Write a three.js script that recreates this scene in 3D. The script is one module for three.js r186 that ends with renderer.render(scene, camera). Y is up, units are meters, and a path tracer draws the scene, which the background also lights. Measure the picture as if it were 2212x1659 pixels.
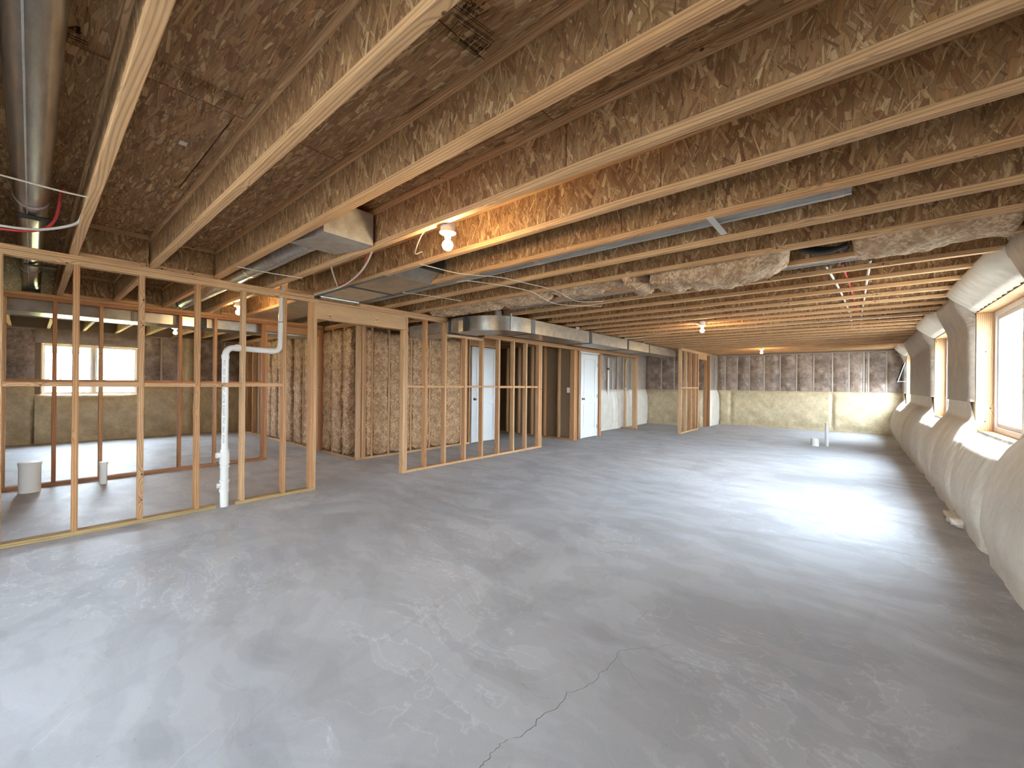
import * as THREE from 'three';
import { mergeGeometries } from 'three/addons/utils/BufferGeometryUtils.js';

// ------------------------------------------------------------------ camera, sky, exposure
// World: x to the window wall, y up, -z along the basement. W means distance along the basement (z = -W).
const scene = new THREE.Scene();
const renderer = new THREE.WebGLRenderer({ antialias: true });
renderer.toneMapping = THREE.LinearToneMapping;
renderer.toneMappingExposure = 1.16;
renderer.shadowMap.enabled = true;
const camera = new THREE.PerspectiveCamera(2 * Math.atan(829.5 / 879.97) * 180 / Math.PI, 2212 / 1659, 0.05, 400);
{
  const yaw = 40.2486 * Math.PI / 180, pit = 0.0128 * Math.PI / 180, rol = 0.58116 * Math.PI / 180;
  const fw = new THREE.Vector3(-Math.sin(yaw) * Math.cos(pit), Math.sin(pit), -Math.cos(yaw) * Math.cos(pit));
  const rt0 = new THREE.Vector3(Math.cos(yaw), 0, -Math.sin(yaw));
  const up0 = new THREE.Vector3().crossVectors(rt0, fw);
  const rt = rt0.clone().multiplyScalar(Math.cos(rol)).addScaledVector(up0, Math.sin(rol));
  const up = up0.clone().multiplyScalar(Math.cos(rol)).addScaledVector(rt0, -Math.sin(rol));
  camera.position.set(0, 1.31, 0);
  camera.quaternion.setFromRotationMatrix(new THREE.Matrix4().makeBasis(rt, up, fw.clone().negate()));
}
scene.add(camera);
scene.background = new THREE.Color().setRGB(0.80, 0.93, 1.06);          // bright overcast sky
scene.backgroundIntensity = 44;
const BULB = 1.7, BULB_COLOR = new THREE.Color().setRGB(1.0, 0.70, 0.36);

// ------------------------------------------------------------------ helpers
const V3 = THREE.Vector3;
const P = (x, y, w) => new V3(x, y, -w);
function mulberry(a) { return () => { a |= 0; a = a + 0x6D2B79F5 | 0; let t = Math.imul(a ^ a >>> 15, 1 | a); t = t + Math.imul(t ^ t >>> 7, 61 | t) ^ t; return ((t ^ t >>> 14) >>> 0) / 4294967296; }; }
let rnd = mulberry(7);
const rr = (a, b) => a + (b - a) * rnd();
const clamp = (x, a = 0, b = 1) => Math.min(b, Math.max(a, x));
const smooth = (a, b, x) => { const t = clamp((x - a) / (b - a)); return t * t * (3 - 2 * t); };
const hash = (x, y, s) => { let h = Math.imul(x, 374761393) ^ Math.imul(y, 668265263) ^ Math.imul(s, 2246822519); h = Math.imul(h ^ h >>> 13, 1274126177); return ((h ^ h >>> 16) >>> 0) / 4294967296; };
function vnoise(x, y, s, per = 0) {                                     // value noise, 0..1, tiles when per > 0
  const ix = Math.floor(x), iy = Math.floor(y), fx = x - ix, fy = y - iy, u = fx * fx * (3 - 2 * fx), v = fy * fy * (3 - 2 * fy);
  const m = (a) => per ? ((a % per) + per) % per : a;
  const a = hash(m(ix), m(iy), s), b = hash(m(ix + 1), m(iy), s), c = hash(m(ix), m(iy + 1), s), d = hash(m(ix + 1), m(iy + 1), s);
  return a + (b - a) * u + (c - a) * v + (a - b - c + d) * u * v;
}
function fbm(x, y, s, oct = 4, per = 0) { let t = 0, a = 0.5, n = 0; for (let i = 0; i < oct; i++) { t += a * vnoise(x, y, s + i * 17, per); n += a; a *= 0.5; x *= 2; y *= 2; per *= 2; } return t / n; }

const used = new Map();
const numbered = (n) => { const k = used.get(n) || 0; used.set(n, k + 1); return k ? n + '_' + String(k).padStart(3, '0') : n; };
function tag(o, label, category, group, kind) { o.userData = { ...o.userData, label, category }; if (group) o.userData.group = group; if (kind) o.userData.kind = kind; return o; }
function shade(o) { o.traverse((m) => { if (m.isMesh) { m.castShadow = true; m.receiveShadow = true; } }); return o; }
function thing(name, label, category, pos = new V3(), group, kind) {
  const g = new THREE.Group(); g.name = numbered(name); g.position.copy(pos); scene.add(g); g.updateMatrixWorld(true);
  return tag(g, label, category, group, kind);
}
function put(parent, name, geo, mat, pos = new V3(), label) {           // pos in world; every parent here is only moved, never turned
  const m = new THREE.Mesh(geo, mat); m.castShadow = m.receiveShadow = true;
  const base = new V3(); if (parent !== scene) parent.getWorldPosition(base);
  m.position.copy(pos).sub(base); m.name = parent === scene ? numbered(name) : name;
  parent.add(m); m.updateMatrixWorld(true);
  if (label) m.userData.label = label;
  return m;
}
function solo(name, label, category, geo, mat, pos, group, kind) { return tag(put(scene, name, geo, mat, pos), label, category, group, kind); }

// chamfered box with uv in metres; axis 0/1/2 = the direction the grain (u) runs
const boxCache = new Map();
function cbox(dx, dy, dz, axis = 0, ch = 0.002, tu = 1, tv = 1, variant = 0) {
  const key = [dx, dy, dz].map((v) => v.toFixed(4)).join() + '|' + axis + '|' + ch + '|' + tu + '|' + tv + '|' + variant;
  if (boxCache.has(key)) return boxCache.get(key);
  const h = [dx / 2, dy / 2, dz / 2], c = Math.min(ch, h[0] * 0.45, h[1] * 0.45, h[2] * 0.45), pos = [], uv = [];
  const ou = variant * 0.377, ov = variant * 0.231;
  const vert = (s, f) => [0, 1, 2].map((k) => s[k] * (k === f ? h[k] : h[k] - c));
  const push = (pts, n) => {
    const ax = [0, 1, 2].sort((p, q) => Math.abs(n[q]) - Math.abs(n[p]))[0], others = [0, 1, 2].filter((k) => k !== ax);
    const ua = others.includes(axis) ? axis : others[0], va = others.find((k) => k !== ua);
    const tri = (a, b, d) => {
      const e1 = b.map((v, k) => v - a[k]), e2 = d.map((v, k) => v - a[k]);
      const cr = [e1[1] * e2[2] - e1[2] * e2[1], e1[2] * e2[0] - e1[0] * e2[2], e1[0] * e2[1] - e1[1] * e2[0]];
      const list = cr[0] * n[0] + cr[1] * n[1] + cr[2] * n[2] < 0 ? [a, d, b] : [a, b, d];
      for (const p of list) { pos.push(...p); uv.push((p[ua] + h[ua]) / tu + ou, (p[va] + ax * 0.13) / tv + ov); }
    };
    tri(pts[0], pts[1], pts[2]); if (pts[3]) tri(pts[0], pts[2], pts[3]);
  };
  for (let f = 0; f < 3; f++) for (const s of [-1, 1]) {
    const a = (f + 1) % 3, b = (f + 2) % 3, n = [0, 0, 0]; n[f] = s;
    push([[-1, -1], [1, -1], [1, 1], [-1, 1]].map(([p, q]) => { const t = [0, 0, 0]; t[f] = s; t[a] = p; t[b] = q; return vert(t, f); }), n);
  }
  for (let e = 0; e < 3; e++) { const a = (e + 1) % 3, b = (e + 2) % 3;
    for (const p of [-1, 1]) for (const q of [-1, 1]) {
      const n = [0, 0, 0]; n[a] = p; n[b] = q * 0.999; const t1 = [0, 0, 0], t2 = [0, 0, 0]; t1[a] = t2[a] = p; t1[b] = t2[b] = q; t1[e] = -1; t2[e] = 1;
      push([vert(t1, a), vert(t2, a), vert(t2, b), vert(t1, b)], n);
    } }
  for (const a of [-1, 1]) for (const b of [-1, 1]) for (const d of [-1, 1]) push([0, 1, 2].map((f) => vert([a, b, d], f)), [a, b, d]);
  const g = new THREE.BufferGeometry();
  g.setAttribute('position', new THREE.Float32BufferAttribute(pos, 3)); g.setAttribute('uv', new THREE.Float32BufferAttribute(uv, 2)); g.computeVertexNormals();
  boxCache.set(key, g); return g;
}
const TU = 1.6, TV = 0.4;                                               // metres covered by the lumber texture
function bar(parent, name, x0, x1, y0, y1, w0, w1, mat, o = {}) {       // a piece of lumber or sheet given by its extent
  const d = [x1 - x0, y1 - y0, w1 - w0], axis = o.axis ?? d.indexOf(Math.max(...d));
  const g = cbox(d[0], d[1], d[2], axis, o.ch ?? 0.003, o.tu ?? TU, o.tv ?? TV, o.v ?? Math.floor(rnd() * 7));
  return put(parent, name, g, mat, P((x0 + x1) / 2, (y0 + y1) / 2, (w0 + w1) / 2), o.label);
}
function surf(nu, nv, fn, uvScale = 1) {                                // grid surface; fn(a, b) with a, b in 0..1 gives [x, y, w, u, v]
  const pos = [], uv = [], idx = [];
  for (let i = 0; i <= nu; i++) for (let j = 0; j <= nv; j++) { const r = fn(i / nu, j / nv); pos.push(r[0], r[1], -r[2]); uv.push(r[3] * uvScale, r[4] * uvScale); }
  for (let i = 0; i < nu; i++) for (let j = 0; j < nv; j++) { const a = i * (nv + 1) + j, b = a + nv + 1; idx.push(a, b, a + 1, b, b + 1, a + 1); }
  const g = new THREE.BufferGeometry();
  g.setAttribute('position', new THREE.Float32BufferAttribute(pos, 3)); g.setAttribute('uv', new THREE.Float32BufferAttribute(uv, 2)); g.setIndex(idx); g.computeVertexNormals();
  return g;
}
// a soft batt along local x: half thickness a (local y), b (local z), lumpy
function battGeo(L, a, b, seed, amp = 0.02, nL = 40, nC = 20, pw = 0.5, mod) {
  const pos = [], uv = [], idx = [];
  const arc = [0]; for (let j = 1; j <= nC; j++) { const p = (k) => { const q = k / nC * Math.PI * 2, c = Math.cos(q), s = Math.sin(q); return [Math.sign(c) * Math.pow(Math.abs(c), pw) * a, Math.sign(s) * Math.pow(Math.abs(s), pw) * b]; }, m = p(j - 1), n = p(j); arc.push(arc[j - 1] + Math.hypot(n[0] - m[0], n[1] - m[1])); }
  for (let i = 0; i <= nL; i++) {
    const t = i / nL, e = Math.pow(clamp(Math.min(t, 1 - t) * L / 0.05), 0.4);
    for (let j = 0; j <= nC; j++) {
      const q = j / nC * Math.PI * 2, c = Math.cos(q), s = Math.sin(q), m = mod ? mod(t, q) : [1, 1, 0, 0];
      const jj = j === nC ? 0 : j, n = (vnoise(t * L * 9 + 3, jj / nC * 11, seed) - 0.5) * 1.4 + (vnoise(t * L * 26, jj * 1.0, seed + 5) - 0.5) * 0.8;
      const y = Math.sign(c) * Math.pow(Math.abs(c), pw) * a * e * m[0] + m[2] + c * n * amp * e, z = Math.sign(s) * Math.pow(Math.abs(s), pw) * b * e * m[1] + m[3] + s * n * amp * e;
      pos.push((t - 0.5) * L, y, z); uv.push(t * L / 0.7, arc[j] / 0.7 + seed * 0.37);
    }
  }
  for (let i = 0; i < nL; i++) for (let j = 0; j < nC; j++) { const k = i * (nC + 1) + j, l = k + nC + 1; idx.push(k, l, k + 1, l, l + 1, k + 1); }
  const g = new THREE.BufferGeometry();
  g.setAttribute('position', new THREE.Float32BufferAttribute(pos, 3)); g.setAttribute('uv', new THREE.Float32BufferAttribute(uv, 2)); g.setIndex(idx); g.computeVertexNormals();
  return g;
}
function pathOf(pts, fillet = 0) {
  if (fillet === 0) return new THREE.CatmullRomCurve3(pts, false, 'catmullrom', 0.5);
  const cp = new THREE.CurvePath(); let last = pts[0];
  for (let i = 1; i < pts.length - 1; i++) {
    const a = pts[i].clone().sub(pts[i - 1]), b = pts[i + 1].clone().sub(pts[i]), f = Math.min(fillet, a.length() * 0.45, b.length() * 0.45);
    const p = pts[i].clone().addScaledVector(a.normalize(), -f), q = pts[i].clone().addScaledVector(b.normalize(), f);
    cp.add(new THREE.LineCurve3(last, p)); cp.add(new THREE.QuadraticBezierCurve3(p, pts[i], q)); last = q;
  }
  cp.add(new THREE.LineCurve3(last, pts[pts.length - 1])); return cp;
}
const tube = (pts, r, fillet = 0, seg = 40, rad = 10) => new THREE.TubeGeometry(pathOf(pts, fillet), seg, r, rad, false);
function rod(r, L, axis = 'y', seg = 24, open = false) { const g = new THREE.CylinderGeometry(r, r, L, seg, 1, open); if (axis === 'x') g.rotateZ(Math.PI / 2); if (axis === 'z') g.rotateX(Math.PI / 2); return g; }
const ORD = ['zeroth', 'first', 'second', 'third', 'fourth', 'fifth', 'sixth', 'seventh', 'eighth', 'ninth', 'tenth', 'eleventh', 'twelfth', 'thirteenth', 'fourteenth', 'fifteenth', 'sixteenth', 'seventeenth', 'eighteenth', 'nineteenth', 'twentieth', 'twenty-first', 'twenty-second', 'twenty-third', 'twenty-fourth', 'twenty-fifth', 'twenty-sixth', 'twenty-seventh', 'twenty-eighth', 'twenty-ninth', 'thirtieth', 'thirty-first'];

// ------------------------------------------------------------------ textures
function canvas(w, h) { const c = document.createElement('canvas'); c.width = w; c.height = h; return c; }
function tex(c, color = true) { const t = new THREE.CanvasTexture(c); t.wrapS = t.wrapT = THREE.RepeatWrapping; if (color) t.colorSpace = THREE.SRGBColorSpace; return t; }
function tiled(ctx, S, x, y, reach, draw) {
  for (const ox of [-S, 0, S]) for (const oy of [-S, 0, S]) {
    const X = x + ox, Y = y + oy; if (X < -reach || X > S + reach || Y < -reach || Y > S + reach) continue;
    ctx.save(); ctx.translate(X, Y); draw(ctx); ctx.restore();
  }
}
const css = (r, g, b, a = 1) => `rgba(${r | 0},${g | 0},${b | 0},${a})`;
function osbTexture(seed, bias, spread, lenK = 1, S = 2048, count = 8200) {       // 1 px = 1 mm
  rnd = mulberry(seed); const c = canvas(S, S), x = c.getContext('2d');
  x.fillStyle = '#a08058'; x.fillRect(0, 0, S, S);
  const pal = [[164, 126, 86], [176, 138, 98], [190, 154, 112], [148, 110, 74], [128, 92, 60], [202, 170, 130], [170, 128, 84], [154, 120, 86], [216, 188, 148], [136, 94, 62]];
  for (let i = 0; i < count; i++) {
    const L = rr(40, 130) * lenK, w = rr(4, 24) * (rnd() < 0.4 ? 0.4 : 1), a = bias + (rnd() + rnd() - 1) * spread, p = pal[Math.floor(Math.pow(rnd(), 1.1) * pal.length)], k = rr(0.9, 1.08);
    const col = css(p[0] * k, p[1] * k, p[2] * k, rr(0.75, 1)), j = [rr(-6, 6), rr(-6, 6), rr(-9, 9), rr(-9, 9)], lines = [];
    for (let q = 0; q < 5; q++) lines.push([rr(-w / 2, w / 2), rr(-1, 1), rnd() < 0.6 ? css(70, 40, 15, rr(0.08, 0.3)) : css(235, 205, 160, rr(0.08, 0.3)), rr(0.6, 1.8)]);
    tiled(x, S, rr(0, S), rr(0, S), 110, (g) => {
      g.rotate(a); g.beginPath(); g.moveTo(-L / 2 + j[0], -w / 2); g.lineTo(L / 2 + j[1], -w / 2 + j[2] * 0.3); g.lineTo(L / 2 + j[2], w / 2); g.lineTo(-L / 2 + j[3], w / 2 + j[0] * 0.3); g.closePath();
      g.fillStyle = col; g.fill(); g.strokeStyle = 'rgba(60,34,12,0.35)'; g.lineWidth = 1; g.stroke();
      for (const l of lines) { g.beginPath(); g.moveTo(-L / 2 + 4, l[0]); g.lineTo(L / 2 - 4, l[0] + l[1] * 3); g.strokeStyle = l[2]; g.lineWidth = l[3]; g.stroke(); }
    });
  }
  for (let i = 0; i < 900; i++) { const L = rr(15, 60), a = bias + (rnd() + rnd() - 1) * spread * 1.2, w = rr(1.5, 5), light = rnd() < 0.5; tiled(x, S, rr(0, S), rr(0, S), 60, (g) => { g.rotate(a); g.fillStyle = light ? 'rgba(228,200,152,0.8)' : 'rgba(70,42,18,0.6)'; g.fillRect(-L / 2, -w / 2, L, w); }); }
  return c;
}
function lumberTexture(seed) {
  rnd = mulberry(seed); const W = 1024, H = 256, c = canvas(W, H), x = c.getContext('2d'), im = x.createImageData(W, H), d = im.data;
  const knots = []; for (let i = 0; i < 5; i++) knots.push([rr(0, W), rr(10, H - 10), rr(3.5, 7)]);
  for (let j = 0; j < H; j++) for (let i = 0; i < W; i++) {
    let push = 0, dark = 0;
    for (const k of knots) { let dx = i - k[0]; if (dx > W / 2) dx -= W; if (dx < -W / 2) dx += W; const dy = j - k[1], r = Math.sqrt(dx * dx * 0.16 + dy * dy); push += Math.exp(-(r * r) / (k[2] * k[2] * 6)) * 16 * Math.sign(dy || 1); const q = Math.sqrt(dx * dx * 0.6 + dy * dy); if (q < k[2]) dark = Math.max(dark, smooth(k[2], k[2] * 0.45, q)); }
    const warp = (fbm(i / 512, j / 128, 3, 2, 2) - 0.5) * 22, yy = j + warp + push;
    const ring = 0.5 + 0.5 * Math.sin(yy * 0.62 + 3 * vnoise(i / 512, j / 64, 9, 2)), fine = vnoise(i / 32, j * 0.9, 5, 0);
    const big = fbm(i / 256, j / 64, 21, 3, 4);
    let l = 0.9 - 0.17 * Math.pow(ring, 3) - 0.07 * fine + 0.13 * (big - 0.5);
    const r = 246 * l, g = 217 * (l - 0.022 * ring), b = 180 * (l - 0.055 * ring), o = (j * W + i) * 4;
    d[o] = r * (1 - dark * 0.55); d[o + 1] = g * (1 - dark * 0.68); d[o + 2] = b * (1 - dark * 0.75); d[o + 3] = 255;
  }
  x.putImageData(im, 0, 0);
  return c;
}
function vnoise2(x, y, s, px, py) {                                      // value noise that tiles px by py cells
  const ix = Math.floor(x), iy = Math.floor(y), fx = x - ix, fy = y - iy, u = fx * fx * (3 - 2 * fx), v = fy * fy * (3 - 2 * fy), m = (a, p) => ((a % p) + p) % p;
  const x0 = m(ix, px), x1 = m(ix + 1, px), y0 = m(iy, py), y1 = m(iy + 1, py), a = hash(x0, y0, s), b = hash(x1, y0, s), c = hash(x0, y1, s), d = hash(x1, y1, s);
  return a + (b - a) * u + (c - a) * v + (a - b - c + d) * u * v;
}
function fbm2(x, y, s, oct, px, py) { let t = 0, a = 0.5, n = 0; for (let i = 0; i < oct; i++) { t += a * vnoise2(x, y, s + i * 17, px, py); n += a; a *= 0.5; x *= 2; y *= 2; px *= 2; py *= 2; } return t / n; }
function concreteTexture(S = 2048) {                                    // covers 4.6 m: trowel smears with pale ragged edges
  rnd = mulberry(41); const c = canvas(S, S), x = c.getContext('2d'), im = x.createImageData(S, S), d = im.data, N = 1024, f = new Float32Array(N * N);
  for (let j = 0; j < N; j++) for (let i = 0; i < N; i++) {
    const u = i / N, v = j / N, wx = fbm2(u * 6, v * 6, 5, 3, 6, 6) - 0.5, wy = fbm2(u * 6, v * 6, 9, 3, 6, 6) - 0.5;
    const base = fbm2(u * 7 + wx, v * 7 + wy, 61, 3, 7, 7) - 0.5;
    const A = fbm2(u * 14 + wx * 2.2, v * 30 + wy * 3, 71, 6, 14, 30), B = fbm2(u * 40 + wx * 4, v * 64 + wy * 5, 83, 4, 40, 64), mask = smooth(0.46, 0.6, fbm2(u * 6, v * 6, 97, 3, 6, 6));
    const smear = smooth(0.5, 0.62, A), rim = Math.exp(-Math.pow((A - 0.57) / 0.01, 2)), vein = Math.exp(-Math.pow((B - 0.57) / 0.016, 2)) * mask, dark = smooth(0.43, 0.33, A);
    f[j * N + i] = 200 + base * 28 + smear * 9 + rim * 13 * mask + vein * 20 - dark * 8;
  }
  for (let j = 0; j < S; j++) for (let i = 0; i < S; i++) {
    const p = i / 2, q = j / 2, i0 = Math.floor(p) % N, j0 = Math.floor(q) % N, i1 = (i0 + 1) % N, j1 = (j0 + 1) % N, fx = p - Math.floor(p), fy = q - Math.floor(q);
    const v = (f[j0 * N + i0] * (1 - fx) + f[j0 * N + i1] * fx) * (1 - fy) + (f[j1 * N + i0] * (1 - fx) + f[j1 * N + i1] * fx) * fy + (hash(i, j, 3) - 0.5) * 9, o = (j * S + i) * 4;
    d[o] = v - 1; d[o + 1] = v; d[o + 2] = v + 1; d[o + 3] = 255;
  }
  x.putImageData(im, 0, 0);
  const curve = (L, bend) => { const pts = []; let px = -L / 2, py = 0, a = rr(-0.2, 0.2); for (let k = 0; k <= 10; k++) { pts.push([px, py]); a += rr(-bend, bend); px += Math.cos(a) * L / 10; py += Math.sin(a) * L / 10; } return pts; };
  const strokeAt = (n, Lr, wr, al, colr, bend, dir, dsp, cap) => { for (let i = 0; i < n; i++) { const pts = curve(rr(...Lr), bend), w = rr(...wr), a = dir + (rnd() + rnd() - 1) * dsp, col = css(...colr, rr(...al)); tiled(x, S, rr(0, S), rr(0, S), Lr[1] * 0.7, (g) => { g.rotate(a); g.beginPath(); g.moveTo(...pts[0]); for (const p of pts) g.lineTo(...p); g.strokeStyle = col; g.lineWidth = w; g.lineCap = cap || 'round'; g.lineJoin = 'round'; g.stroke(); }); } };
  for (let k = 0; k < 4; k++) strokeAt(14, [500, 1300], [8 + k * 9, 20 + k * 9], [0.02, 0.045], [120, 120, 118], 0.05, 0.5, 3.1, 'butt');
  strokeAt(260, [12, 120], [0.8, 2.6], [0.12, 0.4], [232, 231, 228], 0.5, 0.35, 1.2);
  strokeAt(120, [12, 140], [0.7, 1.6], [0.1, 0.3], [120, 120, 120], 0.3, 0.5, 1.6);
  for (let i = 0; i < 260; i++) tiled(x, S, rr(0, S), rr(0, S), 8, (g) => { g.fillStyle = css(105, 102, 98, 0.35); g.beginPath(); g.arc(0, 0, 1.2, 0, 7); g.fill(); });
  return c;
}
function fiberTexture(seed, base, lightC, darkC, S = 1024) {            // covers 0.9 m
  rnd = mulberry(seed); const c = canvas(S, S), x = c.getContext('2d'), im = x.createImageData(S, S), d = im.data;
  for (let j = 0; j < S; j++) for (let i = 0; i < S; i++) {
    const wx = fbm(i / 128, j / 128, seed + 1, 3, 8), n = fbm(i / 22 + wx * 2, j / 22 - wx * 2, seed + 3, 4), k = smooth(0.28, 0.74, n * 0.7 + 0.3 * fbm(i / 128, j / 128, seed + 8, 2, 8)), o = (j * S + i) * 4, q = (hash(i, j, 5) - 0.5) * 18;
    for (let m = 0; m < 3; m++) d[o + m] = darkC[m] + (lightC[m] - darkC[m]) * (0.15 + 0.8 * k) * 0.9 + base[m] * 0.06 + q;
    d[o + 3] = 255;
  }
  x.putImageData(im, 0, 0);
  for (let i = 0; i < 2600; i++) { const L = rr(12, 60), a = rr(0, 6.283), b = rr(-1.4, 1.4), light = rnd() < 0.58, al = rr(0.08, 0.3), w = rr(0.7, 2.6), t = light ? lightC : darkC; tiled(x, S, rr(0, S), rr(0, S), 70, (g) => { g.rotate(a); g.beginPath(); g.moveTo(-L / 2, 0); g.quadraticCurveTo(0, b * L * 0.4, L / 2, b * 4); g.strokeStyle = css(t[0] * (light ? 1.1 : 0.9), t[1] * (light ? 1.1 : 0.9), t[2] * (light ? 1.1 : 0.9), al); g.lineWidth = w; g.stroke(); }); }
  return c;
}
function filmTexture(seed, base, vary, S = 512) {                       // blanket under clear film, covers 1.1 m
  const c = canvas(S, S), x = c.getContext('2d'), im = x.createImageData(S, S), d = im.data;
  for (let j = 0; j < S; j++) for (let i = 0; i < S; i++) { const n = fbm(i / 64, j / 64, seed, 5, 8) - 0.5, f = fbm(i / 16, j / 16, seed + 4, 2, 32) - 0.5, o = (j * S + i) * 4; for (let m = 0; m < 3; m++) d[o + m] = base[m] + (n * 1.2 + f * 0.5) * vary[m]; d[o + 3] = 255; }
  x.putImageData(im, 0, 0); return c;
}
function creaseTexture(seed, S = 1024) {                                // height map: soft folds and sharp creases
  rnd = mulberry(seed); const c = canvas(S, S), x = c.getContext('2d'), im = x.createImageData(S, S), d = im.data;
  for (let j = 0; j < S; j++) for (let i = 0; i < S; i++) { const a = fbm(i / 128, j / 256, seed, 3, 8), w = fbm(i / 256, j / 128, seed + 9, 3, 8), ridge = 1 - Math.abs(2 * fbm(i / 128 + w * 3, j / 512 + w, seed + 2, 3) - 1), v = 255 * clamp(0.25 + 0.35 * a + 0.4 * Math.pow(ridge, 6)), o = (j * S + i) * 4; d[o] = d[o + 1] = d[o + 2] = v; d[o + 3] = 255; }
  x.putImageData(im, 0, 0);
  for (let i = 0; i < 150; i++) { const L = rr(40, 260), a = rr(0, 3.14), w = rr(1, 3), v = rnd() < 0.7 ? 245 : 40; tiled(x, S, rr(0, S), rr(0, S), 200, (g) => { g.rotate(a); g.beginPath(); g.moveTo(-L / 2, 0); g.quadraticCurveTo(0, L * 0.08, L / 2, 0); g.strokeStyle = css(v, v, v, 0.3); g.lineWidth = w; g.stroke(); }); }
  return c;
}
function metalTexture(seed, S = 512) {
  const c = canvas(S, S), x = c.getContext('2d'), im = x.createImageData(S, S), d = im.data;
  for (let j = 0; j < S; j++) for (let i = 0; i < S; i++) { const n = fbm(i / 64, j / 64, seed, 4, 8) - 0.5, s = vnoise(i / 8, j / 8, seed + 3, 64) - 0.5, v = 205 + n * 46 + s * 14, o = (j * S + i) * 4; d[o] = v + 2; d[o + 1] = v; d[o + 2] = v - 5; d[o + 3] = 255; }
  x.putImageData(im, 0, 0); return c;
}
const osbWebC = osbTexture(11, Math.PI / 2, 0.95), osbFloorC = osbTexture(23, Math.PI / 2, 0.3, 1.35);
const concreteC = concreteTexture(), creaseC = creaseTexture(71), metalC = metalTexture(81);
const lumC = [lumberTexture(31), lumberTexture(32)];
const fiberC = fiberTexture(51, [170, 145, 115], [232, 212, 186], [138, 108, 80]);
rnd = mulberry(1234);
const rep = (t, u, v) => { t.repeat.set(u, v); return t; };
const rgb = (r, g, b) => new THREE.Color(r / 255, g / 255, b / 255).convertSRGBToLinear();
function std(o) { return new THREE.MeshStandardMaterial(o); }
function phy(o) { return new THREE.MeshPhysicalMaterial(o); }
const osbWebT = rep(tex(osbWebC), 1 / 2.048, 1 / 2.048), osbFloorT = rep(tex(osbFloorC), 1 / 2.048, 1 / 2.048);
const bumpOf = (c, u, v) => rep(tex(c, false), u, v);
const lumT = lumC.map((c) => tex(c));
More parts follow.
